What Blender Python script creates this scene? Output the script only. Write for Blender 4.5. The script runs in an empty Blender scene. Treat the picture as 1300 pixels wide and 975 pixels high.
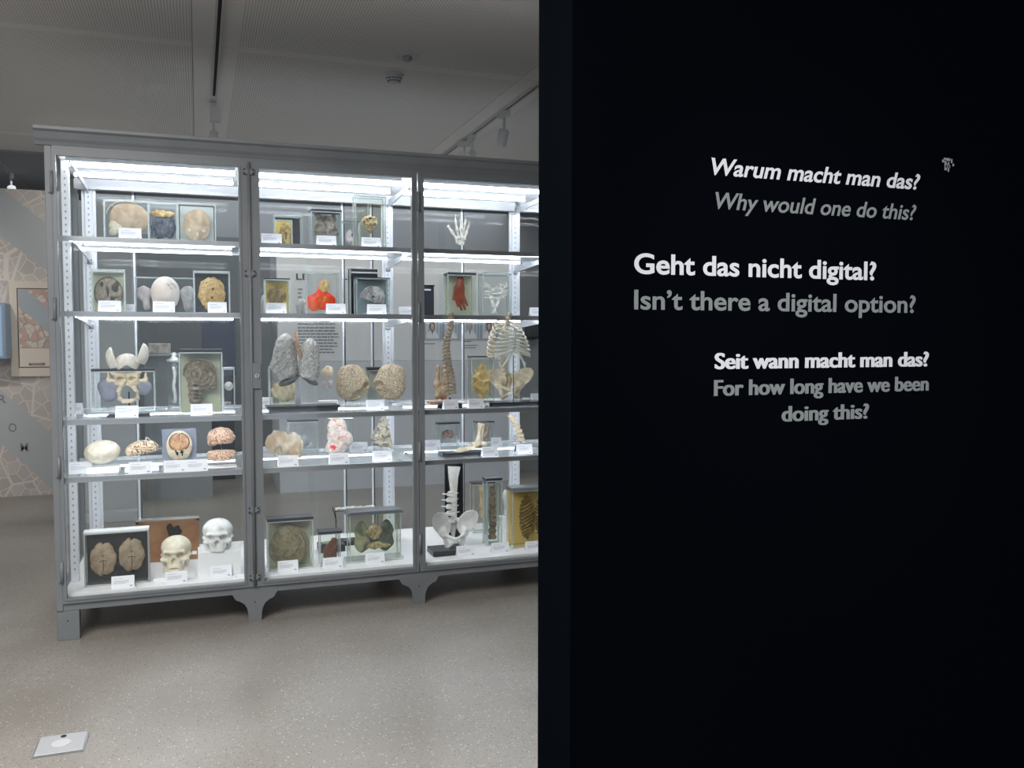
import bpy, bmesh, math, random
import numpy as np
from mathutils import Vector, Matrix
random.seed(7)
SC = bpy.context.scene
COL = SC.collection
PI = math.pi
R = math.radians

# ------------------------------------------------------------ camera, light, exposure
F_PX, W_PX, H_PX = 1112.0, 1300.0, 975.0
LED, LEDT = 11.5, 12.0     # strength of the case's light tubes
EYE = Vector((0.0, 0.0, 1.55))
YAW, PITCH = R(19.7), R(2.96)
cam_d = bpy.data.cameras.new('camera'); cam = bpy.data.objects.new('camera', cam_d); COL.objects.link(cam)
cam.location = EYE
cam.rotation_euler = (PI/2 - PITCH, 0, -YAW)
cam_d.sensor_fit = 'HORIZONTAL'; cam_d.sensor_width = 36.0
cam_d.lens = 36.0*F_PX/W_PX
cam_d.clip_start = 0.05
SC.camera = cam
SC.view_settings.view_transform = 'Standard'; SC.view_settings.look = 'None'
SC.view_settings.exposure = 1.0; SC.view_settings.gamma = 1.0
try: SC.view_settings.use_curve_mapping = False
except Exception: pass
SC.cycles.transparent_max_bounces = 40
SC.cycles.max_bounces = 10
SC.cycles.sample_clamp_indirect = 6.0
SC.cycles.caustics_reflective = False; SC.cycles.caustics_refractive = False

wd = bpy.data.worlds.new('world'); SC.world = wd; wd.use_nodes = True
wd.node_tree.nodes['Background'].inputs[0].default_value = (0.80, 0.87, 1.0, 1)
wd.node_tree.nodes['Background'].inputs[1].default_value = 0.47

def area(name, loc, rot, size, size_y, power, col=(1, 1, 1), spread=180):
    l = bpy.data.lights.new(name, 'AREA'); l.shape = 'RECTANGLE'; l.size = size; l.size_y = size_y
    l.energy = power; l.color = col; l.spread = R(spread)
    o = bpy.data.objects.new(name, l); COL.objects.link(o); o.location = loc; o.rotation_euler = rot
    return o
def spot(name, loc, target, power, ang, blend=0.8, col=(1, 1, 1), rad=0.05):
    l = bpy.data.lights.new(name, 'SPOT'); l.energy = power; l.spot_size = R(ang); l.spot_blend = blend
    l.color = col; l.shadow_soft_size = rad
    o = bpy.data.objects.new(name, l); COL.objects.link(o); o.location = loc
    d = Vector(target) - Vector(loc); o.rotation_euler = d.to_track_quat('-Z', 'Y').to_euler()
    return o
# area fills added to brighten the hall, then spots on lettering, map wall and floor
area('hall_fill_front', (-1.6, 1.6, 3.30), (0, 0, 0), 3.0, 2.4, 135, (1.0, 0.96, 0.91))
area('hall_fill_back', (1.5, 8.5, 3.30), (0, 0, 0), 6.0, 1.4, 34, (1.0, 0.97, 0.94))
area('hall_fill_far', (0.0, 11.0, 3.25), (0, 0, 0), 8.0, 1.5, 34, (0.9, 0.95, 1.0))
spot('lettering_spot', (1.0, -0.3, 3.2), (1.75, 2.2, 1.62), 62, 30, 1.0, (1.0, 0.99, 0.96), 0.03)
spot('map_wall_spot', (-2.2, 7.4, 3.2), (-3.0, 9.7, 1.5), 85, 75, 1.0, (1.0, 0.93, 0.88), 0.05)
spot('floor_spot', (1.2, 6.9, 3.25), (0.6, 5.0, 0.0), 60, 60, 0.7, (1.0, 0.94, 0.86), 0.04)

# ------------------------------------------------------------ pixel -> place
ROT = cam.rotation_euler.to_matrix()
CR, CU, CF = ROT @ Vector((1, 0, 0)), ROT @ Vector((0, 1, 0)), ROT @ Vector((0, 0, -1))
def ray(px, py): return CF + CR*((px-W_PX/2)/F_PX) - CU*((py-H_PX/2)/F_PX)
def onD(px, py, D):
    r = ray(px, py); p = EYE + r*(D/r.y); return p
def onH(px, py, h):
    r = ray(px, py); p = EYE + r*((h-EYE.z)/r.z); return p
def xcol(px, D, h):
    k = (px-W_PX/2)/F_PX
    a = CR.x - k*CF.x
    return -(D*(CR.y-k*CF.y) + (h-EYE.z)*(CR.z-k*CF.z))/a

# ------------------------------------------------------------ materials
MATS = {}
def nt(name):
    m = bpy.data.materials.new(name); m.use_nodes = True; t = m.node_tree
    return m, t, t.nodes['Principled BSDF']
def mat(name, col, rough=0.5, metal=0.0, spec=0.5, emit=None, alpha=None, sss=0.0):
    if name in MATS: return MATS[name]
    m, t, b = nt(name)
    b.inputs['Base Color'].default_value = (*col, 1); b.inputs['Roughness'].default_value = rough
    b.inputs['Metallic'].default_value = metal; b.inputs['Specular IOR Level'].default_value = spec
    if emit is not None:
        b.inputs['Emission Color'].default_value = (*col, 1); b.inputs['Emission Strength'].default_value = emit
    MATS[name] = m; return m
def org(name, c1, c2, scale=30, rough=0.5, c3=None, bump=0.25, pos=(0.38, 0.62), detail=6, vein=None, dist=0.6):
    """organic tissue: two or three tones through noise, with fine relief"""
    if name in MATS: return MATS[name]
    m, t, b = nt(name); N = t.nodes.new; L = t.links.new
    tc = N('ShaderNodeTexCoord'); n = N('ShaderNodeTexNoise'); n.inputs['Scale'].default_value = scale
    n.inputs['Detail'].default_value = detail; n.inputs['Distortion'].default_value = dist
    L(tc.outputs['Object'], n.inputs['Vector'])
    r = N('ShaderNodeValToRGB'); r.color_ramp.elements[0].position = pos[0]; r.color_ramp.elements[1].position = pos[1]
    r.color_ramp.elements[0].color = (*c1, 1); r.color_ramp.elements[1].color = (*c2, 1)
    if c3: e = r.color_ramp.elements.new(min(0.98, pos[1]+0.1)); e.color = (*c3, 1)
    L(n.outputs['Fac'], r.inputs[0]); out = r.outputs[0]
    if vein:
        v = N('ShaderNodeTexNoise'); v.inputs['Scale'].default_value = scale*0.55; v.inputs['Detail'].default_value = 3
        v.inputs['Distortion'].default_value = 1.5; L(tc.outputs['Object'], v.inputs['Vector'])
        vr = N('ShaderNodeValToRGB'); vr.color_ramp.elements[0].position = vein[1]; vr.color_ramp.elements[1].position = vein[1]+0.05
        L(v.outputs['Fac'], vr.inputs[0]); mx = N('ShaderNodeMix'); mx.data_type = 'RGBA'
        L(vr.outputs[0], mx.inputs[0]); L(out, mx.inputs[6]); mx.inputs[7].default_value = (*vein[0], 1); out = mx.outputs[2]
    L(out, b.inputs['Base Color']); b.inputs['Roughness'].default_value = rough
    bp = N('ShaderNodeBump'); bp.inputs['Strength'].default_value = bump; bp.inputs['Distance'].default_value = 0.004
    L(n.outputs['Fac'], bp.inputs['Height']); L(bp.outputs[0], b.inputs['Normal'])
    MATS[name] = m; return m
def glass(name, tint=(1, 1, 1), refl=0.04, edge=0.5, rough=0.02, body=None):
    """clear sheet: transparent with a tint, mirror part growing towards grazing view"""
    if name in MATS: return MATS[name]
    m = bpy.data.materials.new(name); m.use_nodes = True; t = m.node_tree; t.nodes.clear(); N = t.nodes.new; L = t.links.new
    o = N('ShaderNodeOutputMaterial'); tr = N('ShaderNodeBsdfTransparent'); tr.inputs[0].default_value = (*tint, 1)
    g = N('ShaderNodeBsdfGlossy'); g.inputs['Roughness'].default_value = rough; g.inputs[0].default_value = (1, 1, 1, 1)
    lw = N('ShaderNodeLayerWeight'); lw.inputs[0].default_value = 0.5
    pw = N('ShaderNodeMath'); pw.operation = 'POWER'; pw.inputs[1].default_value = 4; L(lw.outputs['Facing'], pw.inputs[0])
    ml = N('ShaderNodeMath'); ml.operation = 'MULTIPLY_ADD'; ml.inputs[1].default_value = edge; ml.inputs[2].default_value = refl
    L(pw.outputs[0], ml.inputs[0]); mx = N('ShaderNodeMixShader'); L(ml.outputs[0], mx.inputs[0])
    src = tr.outputs[0]
    if body:   # slight milkiness: (colour, amount)
        df = N('ShaderNodeBsdfDiffuse'); df.inputs[0].default_value = (*body[0], 1)
        m2 = N('ShaderNodeMixShader'); m2.inputs[0].default_value = body[1]; L(tr.outputs[0], m2.inputs[1]); L(df.outputs[0], m2.inputs[2]); src = m2.outputs[0]
    L(src, mx.inputs[1]); L(g.outputs[0], mx.inputs[2]); L(mx.outputs[0], o.inputs[0])
    MATS[name] = m; return m

M_FRAME = org('grey_enamel', (0.150, 0.165, 0.178), (0.185, 0.20, 0.212), 3, 0.42, bump=0.02, pos=(0.3, 0.7))
M_ALU = mat('brushed_aluminium', (0.72, 0.74, 0.78), 0.35, 0.25)
M_WHITE = mat('white_enamel', (0.80, 0.81, 0.83), 0.35)
M_DARK = mat('black_lacquer', (0.012, 0.012, 0.016), 0.25)
M_LID = mat('black_lid', (0.03, 0.032, 0.042), 0.3)
M_CARD = mat('card_white', (0.82, 0.82, 0.86), 0.6)
M_PRINT = mat('card_print', (0.33, 0.34, 0.42), 0.7)
M_PANE = glass('cabinet_glass', (0.97, 0.985, 0.985), 0.018, 0.4, 0.01)
M_SHELF = glass('shelf_glass', (0.90, 0.93, 0.94), 0.04, 0.30, 0.22, body=((0.75, 0.78, 0.8), 0.20))
M_RPANE = glass('rear_glass', (0.97, 0.985, 0.985), 0.004, 0.12, 0.03)
M_JAR = glass('clear_acrylic', (0.95, 0.97, 0.97), 0.03, 0.5, 0.02)
M_EDGE = glass('acrylic_edge', (0.8, 0.86, 0.84), 0.25, 0.5, 0.15, body=((0.82, 0.88, 0.86), 0.45))
M_STEEL = mat('steel', (0.5, 0.5, 0.5), 0.3, 0.9)
M_PLINTH = mat('plinth_white', (0.84, 0.84, 0.85), 0.45)

# ------------------------------------------------------------ mesh helpers
def link(name, me, m=None, parent=None, smooth=False, loc=None, rot=None):
    o = bpy.data.objects.new(name, me); COL.objects.link(o)
    if m is not None:
        for x in (m if isinstance(m, (list, tuple)) else [m]): me.materials.append(x)
    if parent is not None: o.parent = parent
    if loc is not None: o.location = loc
    if rot is not None: o.rotation_euler = rot
    if smooth:
        for p in me.polygons: p.use_smooth = True
    return o
class MB:
    def __init__(s): s.bm = bmesh.new()
    def box(s, x0, x1, y0, y1, z0, z1, mi=0):
        vs = [s.bm.verts.new(c) for c in ((x0,y0,z0),(x1,y0,z0),(x1,y1,z0),(x0,y1,z0),(x0,y0,z1),(x1,y0,z1),(x1,y1,z1),(x0,y1,z1))]
        for f in ((0,3,2,1),(4,5,6,7),(0,1,5,4),(1,2,6,5),(2,3,7,6),(3,0,4,7)):
            q = s.bm.faces.new([vs[i] for i in f]); q.material_index = mi
        return s
    def prism(s, pts, a0, a1, axis='x', mi=0):
        """closed polygon pts extruded along an axis. axis x: pts=(y,z); y: (x,z); z: (x,y)"""
        def mk(p, a): return {'x': (a, p[0], p[1]), 'y': (p[0], a, p[1]), 'z': (p[0], p[1], a)}[axis]
        A = [s.bm.verts.new(mk(p, a0)) for p in pts]; B = [s.bm.verts.new(mk(p, a1)) for p in pts]
        fs = [s.bm.faces.new(A), s.bm.faces.new(B[::-1])]
        n = len(pts)
        for i in range(n): fs.append(s.bm.faces.new((A[i], B[i], B[(i+1) % n], A[(i+1) % n])))
        for f in fs: f.material_index = mi
        return s
    def tube(s, pts, rad, n=8, mi=0, cap=True):
        pts = [Vector(p) for p in pts]; rs = rad if isinstance(rad, (list, tuple)) else [rad]*len(pts)
        rings = []; prev = None
        for i, p in enumerate(pts):
            d = (pts[min(i+1, len(pts)-1)] - pts[max(i-1, 0)])
            d = d.normalized() if d.length > 1e-9 else Vector((0, 0, 1))
            if prev is None: u = d.orthogonal().normalized()
            else:
                u = prev - d*prev.dot(d)
                u = u.normalized() if u.length > 1e-6 else d.orthogonal().normalized()
            prev = u; v = d.cross(u)
            rings.append([s.bm.verts.new(p + (u*math.cos(2*PI*k/n) + v*math.sin(2*PI*k/n))*rs[i]) for k in range(n)])
        for a, b in zip(rings, rings[1:]):
            for k in range(n):
                f = s.bm.faces.new((a[k], a[(k+1) % n], b[(k+1) % n], b[k])); f.material_index = mi; f.smooth = True
        if cap:
            for f in (s.bm.faces.new(rings[0][::-1]), s.bm.faces.new(rings[-1])): f.material_index = mi
        return s
    def lathe(s, prof, n=20, c=(0, 0, 0), mi=0):
        rings = [[s.bm.verts.new((c[0]+r*math.cos(2*PI*k/n), c[1]+r*math.sin(2*PI*k/n), c[2]+z)) for k in range(n)] for r, z in prof]
        for a, b in zip(rings, rings[1:]):
            for k in range(n):
                f = s.bm.faces.new((a[k], a[(k+1) % n], b[(k+1) % n], b[k])); f.material_index = mi; f.smooth = True
        for f in (s.bm.faces.new(rings[0][::-1]), s.bm.faces.new(rings[-1])): f.material_index = mi
        return s
    def ball(s, c, r, n=10, mi=0):
        m = Matrix.Translation(c) @ Matrix.Diagonal((*(r if isinstance(r, tuple) else (r, r, r)), 1))
        g = bmesh.ops.create_uvsphere(s.bm, u_segments=n, v_segments=max(5, n//2+1), radius=1, matrix=m)
        for v in g['verts']:
            for f in v.link_faces: f.material_index = mi; f.smooth = True
        return s
    def build(s, name, m, parent=None, loc=None, rot=None, bevel=0):
        if bevel:
            bmesh.ops.bevel(s.bm, geom=list(s.bm.edges), offset=bevel, segments=1, affect='EDGES', clamp_overlap=True)
        bmesh.ops.recalc_face_normals(s.bm, faces=s.bm.faces)
        me = bpy.data.meshes.new(name); s.bm.to_mesh(me); s.bm.free()
        return link(name, me, m, parent, loc=loc, rot=rot)
def tag(o, label, cat, group=None, kind=None):
    o['label'] = label; o['category'] = cat
    if group: o['group'] = group
    if kind: o['kind'] = kind
    return o
def thing(name, label, cat, loc=(0, 0, 0), rz=0, group=None):
    o = bpy.data.objects.new(name, None); COL.objects.link(o); o.location = loc; o.rotation_euler = (0, 0, rz)
    o.empty_display_size = 0.05
    return tag(o, label, cat, group)
def struct(o): o['kind'] = 'structure'; return o

# ------------------------------------------------------------ implicit surfaces (numpy surface nets)
def vnoise(x, y, z, seed=0):
    xi, yi, zi = np.floor(x).astype(np.int64), np.floor(y).astype(np.int64), np.floor(z).astype(np.int64)
    fx, fy, fz = x-xi, y-yi, z-zi
    fx, fy, fz = fx*fx*(3-2*fx), fy*fy*(3-2*fy), fz*fz*(3-2*fz)
    def h(a, b, c):
        n = (a*374761393 + b*668265263 + c*1274126177 + seed*974634777) & 0x7fffffff
        n = ((n ^ (n >> 13))*1103515245) & 0x7fffffff
        return ((n ^ (n >> 16)) & 0xffff)/65535.0
    def lerp(a, b, t): return a + (b-a)*t
    c0 = lerp(lerp(h(xi,yi,zi), h(xi+1,yi,zi), fx), lerp(h(xi,yi+1,zi), h(xi+1,yi+1,zi), fx), fy)
    c1 = lerp(lerp(h(xi,yi,zi+1), h(xi+1,yi,zi+1), fx), lerp(h(xi,yi+1,zi+1), h(xi+1,yi+1,zi+1), fx), fy)
    return lerp(c0, c1, fz)*2-1
def nz(p, s, seed=0): return vnoise(p[0]*s, p[1]*s, p[2]*s, seed)
def folds(p, s, seed=0):
    """brain-like winding ridges, 0 in the grooves, 1 on the crests"""
    q = [p[i] + 0.35/s*vnoise(p[0]*s+9*i, p[1]*s, p[2]*s+5*i, seed+i) for i in range(3)]
    return np.abs(vnoise(q[0]*s*1.3, q[1]*s*1.3, q[2]*s*1.3, seed+5))**0.5
def ell(p, c, r):
    a = [(p[i]-c[i])/r[i] for i in range(3)]; b = [(p[i]-c[i])/(r[i]*r[i]) for i in range(3)]
    k0 = np.sqrt(a[0]**2+a[1]**2+a[2]**2); k1 = np.sqrt(b[0]**2+b[1]**2+b[2]**2)+1e-9
    return k0*(k0-1)/k1
def cap(p, a, b, r1, r2=None):
    r2 = r1 if r2 is None else r2
    d = [b[i]-a[i] for i in range(3)]; L = sum(x*x for x in d)+1e-12
    h = np.clip(sum((p[i]-a[i])*d[i] for i in range(3))/L, 0, 1)
    return np.sqrt(sum((p[i]-a[i]-d[i]*h)**2 for i in range(3))) - (r1+(r2-r1)*h)
def rbox(p, c, r, rr=0.004):
    q = [np.abs(p[i]-c[i])-r[i]+rr for i in range(3)]
    return np.sqrt(sum(np.maximum(x, 0)**2 for x in q)) + np.minimum(np.maximum(q[0], np.maximum(q[1], q[2])), 0) - rr
def smin(a, b, k=0.01):
    h = np.clip(0.5+0.5*(b-a)/k, 0, 1); return b*(1-h)+a*h - k*h*(1-h)
def ssub(a, b, k=0.004): return -smin(-a, b, k)
def rot_p(p, c, ang, axis='y'):
    x, y, z = p[0]-c[0], p[1]-c[1], p[2]-c[2]; s, co = math.sin(ang), math.cos(ang)
    if axis == 'y': x, z = co*x - s*z, s*x + co*z
    elif axis == 'x': y, z = co*y - s*z, s*y + co*z
    else: x, y = co*x - s*y, s*x + co*y
    return (x+c[0], y+c[1], z+c[2])
def iso(fn, lo, hi, n=56):
    lo, hi = np.array(lo, float), np.array(hi, float); st = (hi-lo).max()/n
    dims = np.ceil((hi-lo)/st).astype(int)+1
    ax = [lo[i]+st*np.arange(dims[i]) for i in range(3)]
    P = np.meshgrid(*ax, indexing='ij'); V = fn(P)
    S = V < 0; c = [d-1 for d in dims]
    cs = {}; cnt = np.zeros(c); acc = np.zeros((*c, 3)); anyi = np.zeros(c, bool); alli = np.ones(c, bool)
    def sl(A, o): return A[o[0]:o[0]+c[0], o[1]:o[1]+c[1], o[2]:o[2]+c[2]]
    for o in ((a, b, d) for a in (0, 1) for b in (0, 1) for d in (0, 1)):
        anyi |= sl(S, o); alli &= sl(S, o)
    for a in range(3):
        for u in (0, 1):
            for w in (0, 1):
                o0 = [0, 0, 0]; oth = [i for i in range(3) if i != a]; o0[oth[0]] = u; o0[oth[1]] = w
                o1 = list(o0); o1[a] = 1
                v0, v1 = sl(V, o0), sl(V, o1); ch = sl(S, o0) != sl(S, o1)
                t = np.where(ch, v0/(v0-v1+1e-20), 0)
                cnt += ch
                for i in range(3):
                    acc[..., i] += np.where(ch, (o0[i] + (t if i == a else 0)), 0)
    m = anyi & ~alli; idx = -np.ones(c, int); ii = np.argwhere(m); idx[m] = np.arange(len(ii))
    vs = lo + st*(ii + acc[m]/cnt[m][:, None])
    quads = []
    for a in range(3):
        b, d = (a+1) % 3, (a+2) % 3
        sh = list(c); sh[a] = c[a]
        e0 = [slice(None)]*3; e1 = [slice(None)]*3
        e0[a] = slice(0, c[a]); e1[a] = slice(1, c[a]+1)
        e0[b] = e1[b] = slice(1, c[b]); e0[d] = e1[d] = slice(1, c[d])
        s0, s1 = S[tuple(e0)], S[tuple(e1)]
        def gi(db, dd):
            k = [slice(None)]*3; k[a] = slice(0, c[a]); k[b] = slice(1-db, c[b]-db); k[d] = slice(1-dd, c[d]-dd)
            return idx[tuple(k)]
        q = np.stack([gi(1, 1), gi(0, 1), gi(0, 0), gi(1, 0)], -1)
        quads.append(q[s0 & ~s1]); quads.append(q[~s0 & s1][:, ::-1])
    q = np.concatenate(quads)
    me = bpy.data.meshes.new('iso'); me.from_pydata(vs.tolist(), [], q.tolist()); me.update()
    return me
def blob(name, fn, lo, hi, n, m, parent, loc=None, rot=None):
    me = iso(fn, lo, hi, n); me.name = name
    return link(name, me, m, parent, smooth=True, loc=loc, rot=rot)

def slab(name, rfn, th, m, parent, loc, n=64, sx=1.0, sz=1.0, dome=0.3, rot=None):
    """thick slice standing upright, outline r(angle) in x-z, edges rounded"""
    bm = bmesh.new(); rings = []
    for (k, y) in ((0.0, -th/2-0.0001), (0.9, -th/2), (1.0, -th/2+th*dome), (1.0, th/2-th*dome), (0.9, th/2)):
        if k == 0: rings.append([bm.verts.new((0, y, 0))]); continue
        rings.append([bm.verts.new((math.sin(2*PI*i/n)*rfn(2*PI*i/n)*k*sx, y, math.cos(2*PI*i/n)*rfn(2*PI*i/n)*k*sz)) for i in range(n)])
    for i in range(n): bm.faces.new((rings[0][0], rings[1][i], rings[1][(i+1) % n])).smooth = True
    for a, b in zip(rings[1:], rings[2:]):
        for i in range(n): bm.faces.new((a[i], b[i], b[(i+1) % n], a[(i+1) % n])).smooth = True
    bm.faces.new(rings[-1]); bmesh.ops.recalc_face_normals(bm, faces=bm.faces)
    me = bpy.data.meshes.new(name); bm.to_mesh(me); bm.free()
    return link(name, me, m, parent, loc=loc, rot=rot)
def brain_r(w, notch=0.16, seed=0, wob=0.03):
    rr = random.Random(seed); ph = [rr.uniform(0, 6.28) for _ in range(4)]
    def f(a):
        a2 = (a+PI) % (2*PI) - PI
        r = 1 + wob*math.sin(7*a+ph[0]) + wob*0.6*math.sin(13*a+ph[1]) + wob*.4*math.sin(21*a+ph[2])
        r -= notch*math.exp(-(a2/0.10)**2) + notch*math.exp(-((abs(a2)-PI)/0.12)**2)
        return r*w
    return f
def wob_r(w, amps=((2, .06), (3, .05), (5, .03), (9, .02)), seed=0):
    rr = random.Random(seed); ph = [rr.uniform(0, 6.28) for _ in amps]
    return lambda a: w*(1+sum(am*math.sin(k*a+p) for (k, am), p in zip(amps, ph)))

# ------------------------------------------------------------ the room
CEIL = 3.35
def floor_mat():
    m, t, b = nt('terrazzo_floor'); N = t.nodes.new; L = t.links.new
    tc = N('ShaderNodeTexCoord')
    big = N('ShaderNodeTexNoise'); big.inputs['Scale'].default_value = 1.1; big.inputs['Detail'].default_value = 4; L(tc.outputs['Object'], big.inputs['Vector'])
    base = N('ShaderNodeValToRGB'); base.color_ramp.elements[0].color = (0.225, 0.208, 0.185, 1); base.color_ramp.elements[1].color = (0.295, 0.278, 0.255, 1)
    base.color_ramp.elements[0].position = 0.35; base.color_ramp.elements[1].position = 0.65; L(big.outputs[0], base.inputs[0])
    out = base.outputs[0]
    for sc, thr, colr, rnd in ((80, 0.17, (0.11, 0.10, 0.09, 1), 0.72), (90, 0.18, (0.56, 0.53, 0.48, 1), 0.85), (150, 0.22, (0.21, 0.185, 0.155, 1), 0.5), (60, 0.2, (0.22, 0.2, 0.17, 1), 0.9)):
        v = N('ShaderNodeTexVoronoi'); v.inputs['Scale'].default_value = sc; L(tc.outputs['Object'], v.inputs['Vector'])
        lt = N('ShaderNodeMath'); lt.operation = 'LESS_THAN'; lt.inputs[1].default_value = thr*1.6; L(v.outputs['Distance'], lt.inputs[0])
        sp = N('ShaderNodeSeparateColor'); L(v.outputs['Color'], sp.inputs[0])
        gt = N('ShaderNodeMath'); gt.operation = 'GREATER_THAN'; gt.inputs[1].default_value = rnd; L(sp.outputs[0], gt.inputs[0])
        mu = N('ShaderNodeMath'); mu.operation = 'MULTIPLY'; L(lt.outputs[0], mu.inputs[0]); L(gt.outputs[0], mu.inputs[1])
        mx = N('ShaderNodeMix'); mx.data_type = 'RGBA'; L(mu.outputs[0], mx.inputs[0]); L(out, mx.inputs[6]); mx.inputs[7].default_value = colr; out = mx.outputs[2]
    fn = N('ShaderNodeTexNoise'); fn.inputs['Scale'].default_value = 260; fn.inputs['Detail'].default_value = 2; L(tc.outputs['Object'], fn.inputs['Vector'])
    mx = N('ShaderNodeMix'); mx.data_type = 'RGBA'; mx.blend_type = 'OVERLAY'; mx.inputs[0].default_value = 0.35; L(out, mx.inputs[6]); L(fn.outputs[0], mx.inputs[7])
    L(mx.outputs[2], b.inputs['Base Color']); b.inputs['Roughness'].default_value = 0.33; b.inputs['Specular IOR Level'].default_value = 0.5
    return m
struct(MB().box(-9, 9, -3, 15, -0.1, 0).build('floor', floor_mat()))

def ceil_mat():
    """slotted acoustic board: fine grooves along the depth of the room, plain margins beside the lamp tracks"""
    m, t, b = nt('slotted_ceiling'); N = t.nodes.new; L = t.links.new
    tc = N('ShaderNodeTexCoord'); sx = N('ShaderNodeSeparateXYZ'); L(tc.outputs['Object'], sx.inputs[0])
    def math_(op, a, bb=None, v=None):
        n = N('ShaderNodeMath'); n.operation = op; L(a, n.inputs[0])
        if bb is not None: L(bb, n.inputs[1])
        if v is not None: n.inputs[1].default_value = v
        return n.outputs[0]
    fr = math_('FRACT', math_('MULTIPLY', sx.outputs[0], v=1/0.016))
    groove = math_('LESS_THAN', fr, v=0.34)
    # margins: bands 0..0.27 repeated every 2.14 m
    b2 = math_('FRACT', math_('DIVIDE', math_('ADD', sx.outputs[0], v=21.4), v=2.14))
    notmargin = math_('GREATER_THAN', b2, v=0.27/2.14)
    gy = math_('ABSOLUTE', math_('SUBTRACT', math_('FRACT', math_('DIVIDE', math_('ADD', sx.outputs[1], v=-4.3), v=3.0)), v=0.5))
    nots = math_('GREATER_THAN', gy, v=0.016)
    g = math_('MULTIPLY', math_('MULTIPLY', groove, notmargin), nots)
    mx = N('ShaderNodeMix'); mx.data_type = 'RGBA'; L(g, mx.inputs[0]); mx.inputs[6].default_value = (0.80, 0.79, 0.77, 1); mx.inputs[7].default_value = (0.56, 0.56, 0.545, 1)
    L(mx.outputs[2], b.inputs['Base Color']); b.inputs['Roughness'].default_value = 0.8; b.inputs['Specular IOR Level'].default_value = 0.1
    return m
MC = ceil_mat(); cells_x = [-6.42-0.0, -4.28, -2.14+0.0, 0.0, 2.14, 4.28, 6.42]
M_CP = mat('ceiling_plain_dim', (0.36, 0.37, 0.39), 0.85)  # darker tone puts the weaker light of the far ceiling into the colour
ceil = struct(MB().box(-9, 9, -3, 15, CEIL+0.012, CEIL+0.1).build('ceiling', mat('ceiling_void', (0.2, 0.2, 0.19), 0.9)))
for i, x in enumerate(cells_x):      # boards with open joints
    for y0, y1 in ((-2.99, 2.796), (2.804, 5.796), (5.804, 9.6)):
        MB().box(x-0.86*0, x+2.14-0.004, y0, y1, CEIL, CEIL+0.012).build('ceiling_panel', MC, ceil)
MB().box(-9, 9, 9.604, 15, CEIL-0.01, CEIL+0.012).build('ceiling_panel', M_CP, ceil)

M_FAR = mat('far_wall_grey', (0.22, 0.23, 0.245), 0.8)
M_FAR2 = mat('partition_grey', (0.42, 0.43, 0.44), 0.7)
struct(MB().box(-9, 9, 13.5, 13.7, 0, CEIL).build('wall_back', M_FAR))
struct(MB().box(-7.2, -7.0, 3, 13.5, 0, CEIL).build('wall_left', M_FAR))
struct(MB().box(8.0, 8.2, 2.6, 13.5, 0, CEIL).build('wall_right', M_FAR))

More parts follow.
